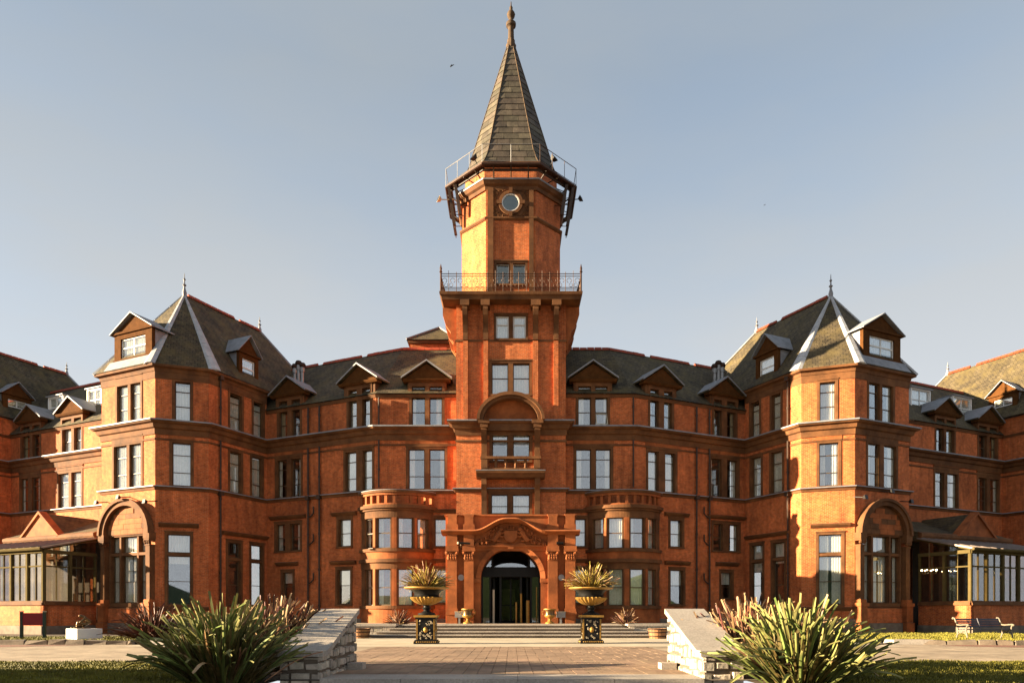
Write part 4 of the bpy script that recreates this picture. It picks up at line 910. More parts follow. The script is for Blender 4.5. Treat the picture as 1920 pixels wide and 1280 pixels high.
def ring(prof, name, m, o_=None): return obj(name, sweep(MB(), (ocl if o_ is None else o_), prof), m, HOTEL)
ring(off([(-.02, -.1), (.05, -.08), (.13, .0), (.13, .08), (-.02, .1)], 24.02), 'string_course', 'stone')
ring(off([(-.02, -.5), (.1, -.5), (.12, -.3), (.25, -.22), (.33, -.05), (.33, .02), (-.02, .05)], 26.15), 'cornice', 'stone'); ring(off([(-.02, .055), (.34, .03), (.34, -.03), (.365, -.03), (.365, .06), (-.02, .09)], 26.15), 'cornice_flashing', 'lead')
# carved panel with round window
uc_, zc_ = of.ux(957.5, .05), 24.92
pn = obj('carved_panel', of.box(MB(), of.ux(925, .05) + .02, of.ux(992, .05) - .02, -.02, .05, 24.13, 25.78), 'stone', HOTEL)
mb = MB()
def ringf(mb, f, uc, zc, r0, r1, d0, d1, n=24):
    for i in range(n):
        A, B2 = 2 * math.pi * i / n, 2 * math.pi * (i + 1) / n; q = lambda r, t, d: f.p(uc + r * math.cos(t), d, zc + r * math.sin(t))
        mb.prism([q(r0, A, d0), q(r1, A, d0), q(r1, B2, d0), q(r0, B2, d0)], [q(r0, A, d1), q(r1, A, d1), q(r1, B2, d1), q(r0, B2, d1)])
ringf(mb, of, uc_, zc_, .52, .70, .04, .16); obj('window_ring', mb, 'stone', pn)
mb = MB(); ringf(mb, of, uc_, zc_, .46, .525, .04, .12); obj('sash', mb, 'white', pn)
obj('pane', of.poly(MB(), [(uc_ + .47 * math.cos(2 * math.pi * i / 24), zc_ + .47 * math.sin(2 * math.pi * i / 24)) for i in range(24)], .055, .066), 'dglass', pn)
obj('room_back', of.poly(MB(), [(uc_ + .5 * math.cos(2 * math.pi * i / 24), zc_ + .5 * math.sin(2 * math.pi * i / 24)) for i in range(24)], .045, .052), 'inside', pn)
for a in (0, 90, 180, 270):
    c = (uc_ + .66 * math.cos(R(a)), zc_ + .68 * math.sin(R(a))); h, v = (.15, .1) if a % 180 == 0 else (.1, .15)
    obj('keystone', of.box(MB(), c[0] - h, c[0] + h, .05, .2, c[1] - v, c[1] + v), 'stone', pn)
mb = MB()
for sx_ in (-1, 1):
    for sz_ in (-1, 1):
        for (dx, dz, r) in ((.86, .70, .10), (.66, .74, .075), (.9, .45, .085), (.42, .75, .07), (.92, .25, .06), (.78, .56, .05)):
            torus(mb, (uc_ + sx_ * dx, .07, zc_ + sz_ * dz), r, .034, of, 12, 0, 330); mb.ball(of.p(uc_ + sx_ * dx, .07, zc_ + sz_ * dz), .03, 6)
obj('scrollwork', mb, 'stone', pn)['kind'] = 'stuff'
# spire: slates laid course by course over a solid core
zs0, zs1, zs2 = 27.45, 28.45, 36.5
lv = [(zs0, 2.68, 1.62), (27.9, 2.53, 1.45), (zs1, 2.40, 1.31), (zs2, .17, .09)]
core = MB(); rows = []
for z_, a, b in lv: rows.append([(x, y, z_) for x, y in octa(a - .05, b - .025)])
for r0_, r1_ in zip(rows, rows[1:]):
    core.add(r0_ + r1_, [(i, (i + 1) % 8, 8 + (i + 1) % 8, 8 + i) for i in range(8)])
spire = obj('spire', core, 'slate', HOTEL); srest = MB(); rs_ = random.Random(9)
def ab_at(z_):
    for (z0, a0, b0), (z1, a1, b1) in zip(lv, lv[1:]):
        if z0 <= z_ <= z1: t = (z_ - z0) / (z1 - z0); return a0 + (a1 - a0) * t, b0 + (b1 - b0) * t
    return lv[-1][1:]
zz = zs0; rowi = 0
while zz < zs2 - .3:
    z1 = min(zz + .43, zs2); o0, o1 = octa(*ab_at(zz)), octa(*ab_at(z1))
    for fi in range(8):
        P0, P1 = Vector(o0[fi]), Vector(o0[(fi + 1) % 8]); Q0, Q1 = Vector(o1[fi]), Vector(o1[(fi + 1) % 8]); Lr = (P1 - P0).length; n = max(1, round(Lr / .85)); nrm = Vector(((P1 - P0).y, -(P1 - P0).x)).normalized()
        cuts = [0] + sorted((i + (rowi % 2) * .5 + rs_.uniform(-.12, .12)) / n for i in range(n + 1) if 0.08 < (i + (rowi % 2) * .5) / n < .92) + [1]
        for a, b in zip(cuts, cuts[1:]):
            l0, l1 = P0.lerp(P1, a + .004), P0.lerp(P1, b - .004); h0, h1 = Q0.lerp(Q1, a + .004), Q0.lerp(Q1, b - .004); k = rs_.uniform(.0, .018)
            V = lambda p_, z_, d: (p_.x + nrm.x * d, p_.y + nrm.y * d, z_)
            base_ = [V(l0, zz + .01, -.03), V(l1, zz + .01, -.03), V(h1, z1 + .02, -.03), V(h0, z1 + .02, -.03)]; tp = [V(l0, zz + .01, .016 + k * .6), V(l1, zz + .01, .016 + k * .6), V(h1, z1 + .02, -.01), V(h0, z1 + .02, -.01)]
            if fi in (1, 2, 3): obj('slate', MB().prism(base_, tp), 'spire', spire)
            else: srest.prism(base_, tp)
    zz = z1; rowi += 1
o = obj('slates_rear', srest, 'spire', spire); o['kind'] = 'stuff'
for i in range(8):                                    # hip rolls
    pts = []
    for z_, a, b in lv: q = octa(a, b)[i]; pts.append((q[0], q[1], z_ + .03))
    obj('hip_roll', MB().tube(pts, .035, 5), 'darkstone', spire)
ring_ = octa(2.62, 1.6); ring_ = ring_ + [ring_[0]]
obj('spire_gutter', sweep(MB(), ring_, off([(-.1, -.3), (.0, -.28), (.1, -.1), (.16, -.08), (.16, .06), (-.1, .06)], zs0)), 'stone', HOTEL)
fs0 = octa(2.75, 1.55); fs0 = fs0 + [fs0[0]]
obj('drum', sweep(MB(), fs0, off([(-.3, 0), (0, 0), (0, 1.0), (-.3, 1.0)], 26.2)), 'brick', HOTEL)
fin = MB().lathe([(.30, 36.2), (.32, 36.45), (.24, 36.6), (.24, 36.75)], (XT, YC), 8); fin.lathe([(.19, 36.75), (.17, 37.5), (.20, 37.55), (.30, 37.62), (.31, 37.8), (.2, 37.9), (.14, 38.0), (.13, 38.1), (.22, 38.2), (.26, 38.36), (.2, 38.5), (.1, 38.6), (.1, 38.8), (.04, 38.9), (.03, 39.1), (.004, 39.2)], (XT, YC), 12)
obj('finial', fin, 'darkstone', spire, smooth=True)
# maintenance walkway with handrail round the spire foot
rk_ = octa(3.9, 1.65); rkc = rk_ + [rk_[0]]; zw = 26.66
wk = obj('walkway', sweep(MB(), rkc, off([(-.35, -.05), (.0, -.09), (.05, -.05), (.05, .04), (-.35, .0)], zw)), 'iron', HOTEL)
obj('walkway_beam', sweep(MB(), octa(3.55, 1.6) + [octa(3.55, 1.6)[0]], off([(-.05, -.22), (.05, -.22), (.05, -.1), (-.05, -.1)], zw)), 'pipe', wk)
for i in range(8):
    f = Fr(rk_[i], rk_[(i + 1) % 8])
    mb = MB(); mb.tube([f.p(0, 0, zw + 1.08), f.p(f.L, 0, zw + 1.08)], .02, 5); mb.tube([f.p(0, 0, zw + .12), f.p(f.L, 0, zw + .12)], .018, 4)
    for u in (.0, f.L / 3, f.L * 2 / 3) if i % 2 else (.02, f.L * .5): mb.tube([f.p(u, 0, zw), f.p(u, 0, zw + 1.08)], .016, 5)
    obj('handrail', mb, 'grey' if i in (0, 1, 2) else 'iron', wk)
    for u in (f.L * .2, f.L * .8):
        inw = Vector(f.p(u, -1.0, zw - .75)); obj('bracket', MB().tube([f.p(u, -.05, zw - .1), inw], .045, 5), 'pipe', wk)
    obj('outrigger', MB().tube([f.p(f.L * .5, 0, zw - .1), f.p(f.L * .5, -1.1, zw - .1)], .04, 4), 'pipe', wk)
# radio antennas hung below the walkway
ai = 0
for sgn in (-1, 1):
    for k, (dx, dy, dt) in enumerate(((3.72, -1.75, .35), (3.3, -2.05, .3), (3.75, .2, .3))):
        x, y = XT + sgn * dx, YC + dy
        t = thing('radio_antenna', ('outer' if k == 0 else 'inner' if k == 1 else 'rear') + ' dark strip antenna hung below the spire walkway on the ' + ('sunlit left' if sgn < 0 else 'shaded right'), 'antenna', (x, y, 24.3), 0, 'antennas under the spire walkway', world=True)
        mb = MB(); tp = Vector((x, y, 26.55)); bt = Vector((x - sgn * dt, y + .05, 24.35 + .45 * (k > 0))); a = Vector((.085, 0, 0)); b = Vector((0, .09, 0))
        mb.prism([bt - a - b, bt + a - b, bt + a + b, bt - a + b], [tp - a - b, tp + a - b, tp + a + b, tp - a + b]); obj('panel', mb, 'pipe', t)
        obj('mast', MB().tube([tp + b * 2 + Vector((0, 0, .2)), bt + b * 2 - Vector((0, 0, .08))], .03, 5), 'iron', t)
        obj('clamp', MB().tube([bt.lerp(tp, .3), (bt.lerp(tp, .3).x - sgn * .7, y + .3, bt.z + .7)], .025, 4), 'iron', t); obj('clamp', MB().tube([bt.lerp(tp, .75), (bt.lerp(tp, .75).x - sgn * .5, y + .3, bt.z + 1.7)], .025, 4), 'iron', t)
def floodlight(P, aim, label, group, size=.3, arm=None, m='lamp'):
    t = thing('floodlight', label, 'floodlight', tuple(P), 0, group); d = Vector(aim).normalized(); sd = d.cross(Vector((0, 0, 1))).normalized(); up = sd.cross(d)
    mb = MB(); q = lambda a, b, c: tuple(sd * a + up * b + d * c)
    h = size; mb.prism([q(-h * .35, -h * .25, -h * .4), q(h * .35, -h * .25, -h * .4), q(h * .35, h * .25, -h * .4), q(-h * .35, h * .25, -h * .4)], [q(-h * .7, -h * .5, h * .35), q(h * .7, -h * .5, h * .35), q(h * .7, h * .5, h * .35), q(-h * .7, h * .5, h * .35)]); obj('housing', mb, m, t)
    obj('lens', MB().prism([q(-h * .6, -h * .42, h * .352), q(h * .6, -h * .42, h * .352), q(h * .6, h * .42, h * .352), q(-h * .6, h * .42, h * .352)], [q(-h * .6, -h * .42, h * .38), q(h * .6, -h * .42, h * .38), q(h * .6, h * .42, h * .38), q(-h * .6, h * .42, h * .38)]), 'lamp', t)
    if arm: obj('arm', MB().tube([(0, 0, 0), tuple(arm)], .03, 5), m, t)
    return t
yv = YC - 3.3
floodlight(at(889, 296, 41.6), (-.6, -.5, .5), 'floodlight on the walkway at the left foot of the spire', 'floodlights at the spire foot', .3, (.45, .35, -.75))
floodlight(at(1038, 298, 41.6), (.6, -.5, .5), 'floodlight on the walkway at the right foot of the spire', 'floodlights at the spire foot', .3, (-.4, .35, -.75))
floodlight(at(824, 374, 42.6), (-.8, -.4, .2), 'floodlight sticking out left below the spire walkway', 'floodlights below the spire walkway', .25, (.85, .1, .03), 'castiron')
floodlight(at(1088, 373, 42.6), (.8, -.4, .3), 'floodlight sticking out right below the spire walkway', 'floodlights below the spire walkway', .25, (-.85, .1, -.03))
for s in (-1, 1):
    f = Fr(*((sx(-1, E_), sx(-1, D_)) if s < 0 else (sx(1, D_), sx(1, E_))))
    for px, py, w_ in (((181, 942, 'outer'), (222, 932, 'middle'), (272, 940, 'inner')) if s < 0 else ((1622, 932, 'inner'), (1672, 921, 'middle'), (1708, 940, 'outer'))):
        d_ = .7; u = f.ux(px, d_); zz = f.zy(px, py, d_)
        floodlight(Vector(f.p(u, d_, zz)), (f.N.x * .9 + (.3 * s), f.N.y, .25), f"{w_} of three dark floodlights above the {'sunlit left' if s < 0 else 'shaded right'} arched window", 'floodlights over the arched windows', .24, (-f.N.x * .8, -f.N.y * .8, .15))
# turret roof behind the main ridge
tx, ty_ = (811 - 960) * 50 / FPX, 51.5
obj('roof_turret', MB().box((tx - 1.55, 50, 17.0), (tx + 1.55, 53.2, 20.05)), 'brick', HOTEL)
obj('turret_cornice', MB().box((tx - 1.7, 49.85, 20.05), (tx + 1.7, 53.35, 20.25)), 'stone', HOTEL)
mb = MB(); mb.add([(tx - 1.8, 49.75, 20.26), (tx + 1.8, 49.75, 20.26), (tx + 1.8, 53.4, 20.26), (tx - 1.8, 53.4, 20.26), (tx + .3, 51.5, 21.75)], [(0, 1, 4), (1, 2, 4), (2, 3, 4), (3, 0, 4)]); obj('turret_roof', mb, 'slate', HOTEL)
obj('hip_flashing', MB().tube([(tx - 1.8, 49.75, 20.3), (tx + .3, 51.5, 21.8), (tx + 1.8, 49.75, 20.3)], .06, 5), 'lead', HOTEL)

# arched hood, balcony and columns of the tower's central bay
yh = 40.45; fh = Fr((-10, yh), (10, yh)); uh = fh.ux(957.5); zsp = EYE + (HOR - 786) * yh / FPX; 
ra_, rb_, hh_ = 1.84, 1.56, 1.48
mb = MB(); N_ = 20
for i in range(N_):
    A, B2 = math.pi * i / N_, math.pi * (i + 1) / N_
    for (ro, ri, ho, hi_, d0, d1) in ((ra_, rb_, hh_, hh_ - .26, -.78, 0), (ra_ + .09, ra_ - .08, hh_ + .09, hh_ - .1, -.2, .12)):
        q = lambda r, h, t, d: fh.p(uh + r * math.cos(t), d, zsp + h * math.sin(t))
        mb.prism([q(ri, hi_, A, d0), q(ro, ho, A, d0), q(ro, ho, B2, d0), q(ri, hi_, B2, d0)], [q(ri, hi_, A, d1), q(ro, ho, A, d1), q(ro, ho, B2, d1), q(ri, hi_, B2, d1)])
hd = obj('arched_hood', mb, 'stone', HOTEL)
obj('tympanum', fh.poly(MB(), [(uh + rb_ * math.cos(math.pi * i / 20), zsp + (hh_ - .26) * math.sin(math.pi * i / 20)) for i in range(21)], -.74, -.55), 'terra', hd)
obj('hood_entablature', fh.box(MB(), uh - 1.62, uh + 1.62, -.76, -.45, zsp - .5, zsp - .02), 'stone', hd)
for sg in (-1, 1):
    e = uh + sg * 1.53; cap = obj('impost', fh.box(fh.box(MB(), e - .32, e + .32, -.76, .06, zsp - .2, zsp), e - .22, e + .22, -.76, -.02, zsp - .42, zsp - .2), 'stone', hd)
    m = MB(); fh.side(m, [(-.76, 10.3), (-.6, 10.3), (-.55, 10.9), (-.3, 11.25), (-.1, 11.6), (-.1, 11.75), (-.76, 11.75)], e - .16, e + .16); obj('console', m, 'stone', hd)
    obj('pier', fh.box(MB(), e - .17, e + .17, -.76, -.5, 9.2, 10.3), 'stone', hd)
    m = MB(); fh.side(m, [(-.76, 6.6), (-.55, 6.6), (-.5, 7.6), (-.3, 8.2), (-.12, 8.5), (-.12, 8.9), (-.76, 8.9)], e - .15, e + .15); obj('console', m, 'stone', hd)
bal = obj('balcony', fh.side(MB(), [(-.76, 8.88), (-.05, 8.88), (.05, 9.0), (.18, 9.1), (.2, 9.2), (-.76, 9.22)], uh - 1.95, uh + 1.95), 'stone', HOTEL)
obj('balcony_flashing', fh.box(MB(), uh - 1.97, uh + 1.97, -.7, .215, 9.222, 9.26), 'lead', bal)
obj('bottom_rail', fh.box(MB(), uh - 1.65, uh + 1.65, -.3, -.02, 9.26, 9.4), 'stone', bal); obj('top_rail', fh.box(MB(), uh - 1.72, uh + 1.72, -.34, .04, 9.92, 10.06), 'stone', bal)
for sg in (-1, 1): obj('pier', fh.box(MB(), uh + sg * 1.5 - .18, uh + sg * 1.5 + .18, -.31, .01, 9.4, 9.92), 'stone', bal)
for i in range(4):
    x, y, _ = fh.p(uh - .84 + .56 * i, -.16, 0); obj('baluster', MB().lathe([(.09, 9.4), (.1, 9.46), (.075, 9.5), (.1, 9.66), (.075, 9.84), (.1, 9.88), (.1, 9.92)], (x, y), 8), 'stone', bal, smooth=True)

fo2 = Fr(sx(1, T_), sx(1, A_)); ua, ub = sorted((fo2.ux(1117), fo2.ux(1139))); m = MB()
for (q0, q1, w0, w1) in ((ua, ub, 12.28, 12.33), (ua, ub, 12.98, 13.03)): 
    dd = (13.03 - w0) * .55; m.prism([fo2.p(q0, dd - .16, w0), fo2.p(q1, dd - .16, w0), fo2.p(q1, dd - .20, w0), fo2.p(q0, dd - .20, w0)], [fo2.p(q0, dd - .18, w1), fo2.p(q1, dd - .18, w1), fo2.p(q1, dd - .22, w1), fo2.p(q0, dd - .22, w1)])
for q in (ua, ub - .05): m.prism([fo2.p(q, .22, 12.33), fo2.p(q + .05, .22, 12.33), fo2.p(q + .05, .18, 12.33), fo2.p(q, .18, 12.33)], [fo2.p(q, -.16, 12.98), fo2.p(q + .05, -.16, 12.98), fo2.p(q + .05, -.2, 12.98), fo2.p(q, -.2, 12.98)])
obj('open_sash', m, 'castiron', HOTEL)

# ================================================================== entrance porch
YP = 39.2; fp = Fr((-10, YP), (10, YP)); kx = lambda x: fp.ux(x); kz = lambda y: EYE + (HOR - y) * YP / FPX
pc = kx(957.5); PWD = 3.58; ar, azs = 1.66, kz(1084)
mb = MB(); ap_ = [(pc + ar * math.cos(math.pi * i / 24), azs + ar * math.sin(math.pi * i / 24)) for i in range(25)]; ztop = kz(1024)
x0, x1 = pc - PWD, pc + PWD; dw = -1.9
mb.add([fp.p(x0, 0, .6), fp.p(pc - ar, 0, .6), fp.p(pc - ar, 0, azs), fp.p(x0, 0, azs)], [(0, 1, 2, 3)]); mb.add([fp.p(pc + ar, 0, .6), fp.p(x1, 0, .6), fp.p(x1, 0, azs), fp.p(pc + ar, 0, azs)], [(0, 1, 2, 3)])
for i in range(24):
    (ua, za), (ub, zb) = ap_[i], ap_[i + 1]
    mb.add([fp.p(ua, 0, za), fp.p(ub, 0, zb), fp.p(ub, 0, ztop), fp.p(ua, 0, ztop)], [(0, 1, 2, 3)])
    mb.add([fp.p(ua, 0, za), fp.p(ub, 0, zb), fp.p(ub, -1.0, zb), fp.p(ua, -1.0, za)], [(0, 1, 2, 3)])
mb.add([fp.p(x0, 0, azs), fp.p(pc - ar, 0, azs), fp.p(pc - ar, 0, ztop), fp.p(x0, 0, ztop)], [(0, 1, 2, 3)]); mb.add([fp.p(pc + ar, 0, azs), fp.p(x1, 0, azs), fp.p(x1, 0, ztop), fp.p(pc + ar, 0, ztop)], [(0, 1, 2, 3)])
for e in (-1, 1): mb.add([fp.p(pc + e * ar, 0, .6), fp.p(pc + e * ar, -1.0, .6), fp.p(pc + e * ar, -1.0, azs), fp.p(pc + e * ar, 0, azs)], [(0, 1, 2, 3)])
for e in (x0, x1): mb.add([fp.p(e, 0, .6), fp.p(e, dw, .6), fp.p(e, dw, kz(985)), fp.p(e, 0, kz(985))], [(0, 1, 2, 3)])
porch = obj('porch', mb, 'terra', HOTEL, recalc=False)
N_ = 13                                               # arch ring of voussoirs
for i in range(N_):
    A, B2 = math.pi * (i + .02) / N_, math.pi * (i + .98) / N_; m = MB()
    for j in range(3):
        t0, t1 = A + (B2 - A) * j / 3, A + (B2 - A) * (j + 1) / 3; q = lambda r, t, d: fp.p(pc + r * math.cos(t), d, azs + r * math.sin(t))
        m.prism([q(ar - .02, t0, -.3), q(ar + .24, t0, -.02), q(ar + .24, t1, -.02), q(ar - .02, t1, -.3)], [q(ar - .02, t0, .07), q(ar + .24, t0, .13), q(ar + .24, t1, .13), q(ar - .02, t1, .07)])
    obj('voussoir', m, 'terra', porch)
obj('keystone', fp.poly(MB(), [(pc - .13, azs + ar - .05), (pc + .13, azs + ar - .05), (pc + .2, ztop), (pc - .2, ztop)], -.1, .19), 'terra', porch)
for e in (-1, 1): obj('impost', fp.box(MB(), pc + e * (ar + .24) - .27, pc + e * (ar + .24) + .27, -.3, .15, azs - .22, azs - .01), 'terra', porch)
pils = [(838, 859), (871, 888), (1027, 1045), (1060, 1077)]
for a, b in pils:
    a, b = kx(a), kx(b); m = (a + b) / 2; w = .26
    pp = obj('pilaster', fp.box(MB(), m - w, m + w, -.05, .30, kz(1140), kz(1050)), 'terra', porch)
    mb = MB(); fp.box(mb, m - w - .04, m + w + .04, -.05, .34, kz(1146), kz(1140)); fp.box(mb, m - w - .02, m + w + .02, -.05, .32, .6, kz(1152)); fp.box(mb, m - w - .08, m + w + .08, -.05, .38, kz(1152), kz(1146)); obj('pedestal', mb, 'terra', pp)
    mb = MB(); fp.box(mb, m - w - .02, m + w + .02, -.05, .32, kz(1051), kz(1048.5)); fp.box(mb, m - w - .1, m + w + .1, -.05, .4, kz(1034), kz(1031))
    for q in (-.2, -.07, .07, .2): mb.ball(fp.p(m + q, .29, kz(1046)), .085, 8, (1, 1, 1.5)); mb.ball(fp.p(m + q * .9, .31, kz(1041)), .08, 8, (1, 1, 1.4))
    for q in (-1, 1):
        torus(mb, (m + q * .27, .34, kz(1036.5)), .07, .05, fp, 10); mb.ball(fp.p(m + q * .27, .36, kz(1036.5)), .06, 8)
    fp.box(mb, m - w, m + w, -.05, .26, kz(1048), kz(1034)); obj('capital', mb, 'terra', pp, smooth=True)
    obj('entablature_block', fp.box(fp.box(MB(), m - w - .02, m + w + .02, -.02, .3, kz(1024), kz(1003)), m - w - .08, m + w + .08, -.02, .38, kz(1031), kz(1024)), 'terra', pp)
    fp.poly; mb = MB(); fp.poly(mb, [(m - w - .06, kz(993)), (m + w + .06, kz(993)), (m + w + .06, kz(984)), (m + w - .02, kz(982)), (m + w - .02, kz(969)), (m + w + .05, kz(964)), (m - w - .05, kz(964)), (m - w + .02, kz(969)), (m - w + .02, kz(982)), (m - w - .06, kz(984))], -.6, .2); obj('parapet_pier', mb, 'terra', pp)
obj('architrave', fp.side(MB(), [(-.3, kz(1032)), (.08, kz(1032)), (.1, kz(1028)), (.2, kz(1025)), (.22, kz(1022)), (-.3, kz(1022))], kx(889), kx(1026)), 'terra', porch)
fz = obj('frieze', fp.box(MB(), x0, x1, -.4, .02, kz(1024) + .005, kz(1001)), 'terra', porch)
# ogee cornice
def og(x):
    t = abs(x - 957.5) / 68.0
    return 971 if False else 971.5 + 22.5 * (0.5 - .5 * math.cos(math.pi * min(1, max(0, (t - .12) / .88)))) if t < 1 else 994
xs = [829, 838, 850, 862, 874, 885] + list(range(889, 1027, 6)) + [1030, 1041, 1053, 1065, 1077, 1086]
prof = [(0, .42), (-.045, .62), (-.1, .66), (-.18, .44), (-.26, .3), (-.26, -.5), (0, -.5)]
mb = MB(); secs = [[fp.p(kx(x), d, kz(og(x)) + dz) for dz, d in prof] for x in xs]; n = len(prof)
mb.add([v for s_ in secs for v in s_], [(i * n + j, i * n + (j + 1) % n, (i + 1) * n + (j + 1) % n, (i + 1) * n + j) for i in range(len(xs) - 1) for j in range(n)] + [tuple(range(n))[::-1], tuple((len(xs) - 1) * n + j for j in range(n))])
obj('ogee_cornice', mb, 'terra', porch)
mb = MB(); pts = [(kx(x), kz(og(x)) - .2) for x in range(889, 1028, 6)]
fp.poly(mb, [(pts[0][0], kz(1021))] + [(pts[-1][0], kz(1021))] + pts[::-1], -.2, .06); tym = obj('tympanum', mb, 'terra', porch)
obj('parapet', fp.box(MB(), x0, x1, -.6, .0, kz(1000), kz(967)), 'terra', porch); obj('parapet_coping', fp.box(MB(), x0 - .06, x1 + .06, -.66, .07, kz(967), kz(964)), 'terra', porch)
obj('porch_roof', MB().box((x0 + XT * 0 + -10 + 10 - 10, YP + .3, kz(985)), (x1 - 10, YF + .1, kz(983))), 'lead', porch)
# carved coat of arms: shield, crown, two supporters, motto scroll and leaf scrolls
cz = kz(1004); mb = MB()
fp.poly(mb, [(pc - .36, cz - .12), (pc - .2, cz - .32), (pc, cz - .38), (pc + .2, cz - .32), (pc + .36, cz - .12), (pc + .36, cz + .26), (pc - .36, cz + .26)], .05, .3); obj('shield', mb, 'terra', tym)
mb = MB(); fp.box(mb, pc - .2, pc + .2, .05, .17, cz + .3, cz + .37)
for q in (-.16, 0, .16): mb.ball(fp.p(pc + q, .13, cz + .45), .06, 8, (1, 1, 1.4))
obj('crown', mb, 'terra', tym, smooth=True)
for e in (-1, 1):
    mb = MB(); P = lambda u, z, d=.14: fp.p(pc + e * u, d + .07, cz + z)
    mb.tube([P(.95, -.3), P(.8, -.12), P(.66, .08), P(.55, .22)], .12, 8, .14); mb.ball(P(.52, .33, .18), .12, 8, (1.1, 1, 1)); mb.tube([P(.5, .32, .2), P(.4, .28, .2)], .06, 6, .04)
    mb.tube([P(.6, .15), P(.45, .1, .18), P(.38, .18, .18)], .05, 6); mb.tube([P(.64, .02), P(.5, -.08, .18), P(.4, -.05, .18)], .05, 6); mb.tube([P(.86, -.22), P(.7, -.3, .16), P(.55, -.32, .16)], .07, 6, .05); mb.tube([P(.95, -.28), P(1.12, -.2), P(1.1, .0), P(1.0, .08)], .035, 6)
    for q in (.58, .66, .74): mb.ball(P(q, .3 - (q - .58), .2), .06, 6)
    obj('supporter', mb, 'terra', tym, smooth=True)
    mb = MB(); rq = random.Random(3 + e)
    for (du, dz, r) in ((1.25, -.3, .13), (1.5, -.34, .12), (1.72, -.36, .09), (1.3, -.05, .09), (1.1, .22, .08), (1.55, -.14, .07), (.85, .38, .07), (1.84, -.4, .05), (.7, .5, .06)):
        torus(mb, (pc + e * du,   .16, cz + dz), r, .045, fp, 12, rq.uniform(0, 360), rq.uniform(0, 360) + 300); mb.ball(fp.p(pc + e * du, .13, cz + dz), r * .5, 6); mb.ball(fp.p(pc + e * (du + .06), .22, cz + dz - .1), .06, 6, (1, 1, 1.8))
    obj('leaf_scroll', mb, 'terra', tym, smooth=True)
mb = MB(); mb.tube([fp.p(pc + .85 * math.sin(t_), .16, cz - .5 - .04 * math.cos(t_ * 4)) for t_ in [-1.4 + 2.8 * i / 14 for i in range(15)]], .05, 6, flat=1); obj('motto_scroll', mb, 'terra', tym)
# round plaques
for x in (864.5, 1052.5):
    c = Vector(fp.p(kx(x), .02, kz(1082))); m = MB(); ringf(m, fp, kx(x), kz(1082), .0, .17, 0, .035, 16); obj('plaque', m, 'grey', porch)
# doorway: glazed screen with black revolving door under a fanlight
YD = YP + 1.0; fd = Fr((-10, YD), (10, YD)); dc = fd.ux(957.5); dz_ = lambda y: EYE + (HOR - y) * YD / FPX
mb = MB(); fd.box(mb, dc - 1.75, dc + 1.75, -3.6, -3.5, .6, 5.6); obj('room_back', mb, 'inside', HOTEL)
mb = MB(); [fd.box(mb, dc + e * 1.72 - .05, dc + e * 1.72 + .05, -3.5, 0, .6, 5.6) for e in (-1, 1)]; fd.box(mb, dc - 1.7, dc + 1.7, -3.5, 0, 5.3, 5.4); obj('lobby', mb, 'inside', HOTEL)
door = obj('revolving_door', fd.box(fd.box(MB(), dc - 1.66, dc + 1.66, -.35, -.02, 3.2, 3.75), dc - 1.0, dc + 1.0, -1.9, .05, 3.22, 3.7), 'black', HOTEL)
xd, yd, _ = fd.p(dc, -.95, 0)
for a in (-70, -35, 35, 70, 110, 250): x_, y_ = xd + 1.0 * math.sin(R(a)), yd - 1.0 * math.cos(R(a)); obj('drum_post', MB().box((x_ - .06, y_ - .06, .6), (x_ + .06, y_ + .06, 3.22)), 'black', door)
for a0, a1 in ((-70, -35), (35, 70)):
    P_, Q_ = (xd + math.sin(R(a0)), yd - math.cos(R(a0))), (xd + math.sin(R(a1)), yd - math.cos(R(a1))); g_ = Fr(P_, Q_); obj('pane', g_.box(MB(), .06, g_.L - .06, -.01, .01, .7, 3.2), 'dglass', door)
obj('door_shaft', MB().box((xd - .05, yd - .05, .6), (xd + .05, yd + .05, 3.22)), 'black', door)
for a in (45, 135, 225, 315):
    P_ = (xd, yd); Q_ = (xd + .93 * math.cos(R(a)), yd + .93 * math.sin(R(a))); g_ = Fr(P_, Q_); obj('wing_pane', g_.box(MB(), .07, g_.L - .06, -.006, .006, .75, 3.1), 'dglass', door)
    obj('wing_frame', g_.box(g_.box(g_.box(g_.box(MB(), g_.L - .06, g_.L, -.025, .025, .62, 3.2), .06, g_.L - .06, -.025, .025, .62, .75), .06, g_.L - .06, -.025, .025, 3.1, 3.2), .06, g_.L - .06, -.02, .02, 1.6, 1.64), 'black', door)
for x in (926, 927.5): pass
obj('bright_post', MB().box((fd.ux(924) - 10, YD - .2, .6), (fd.ux(927.5) - 10, YD - .1, dz_(1105))), 'castiron', door)
for x0_, x1_, yt in ((966, 969.5, 1128), (975, 979, 1112), (986, 993, 1125), (1005, 1007, 1100)): obj('brass_post', MB().lathe([((x1_ - x0_) / 2 * YD / FPX, .6), ((x1_ - x0_) / 2 * YD / FPX, dz_(yt))], ((((x0_ + x1_) / 2) - 960) * YD / FPX, YD - .12), 8), 'gold', door, smooth=True)
for e in (-1, 1):
    obj('side_frame', fd.box(fd.box(MB(), dc + e * 1.62 - .05, dc + e * 1.62 + .05, -.2, .02, .6, 3.2), dc + e * 1.15 - .05, dc + e * 1.15 + .05, -.2, .02, .6, 3.2), 'black', door)
    a, b = sorted((dc + e * 1.2, dc + e * 1.57)); obj('side_pane', fd.box(MB(), a, b, -.1, -.09, .65, 3.2), 'dglass', door)
    obj('fan_pane', fd.poly(MB(), [(dc + e * 1.5, 3.78), (dc + e * 1.1, 3.78), (dc + e * 1.1, 4.55), (dc + e * 1.3, 4.2)], -.1, -.09), 'glass', door)
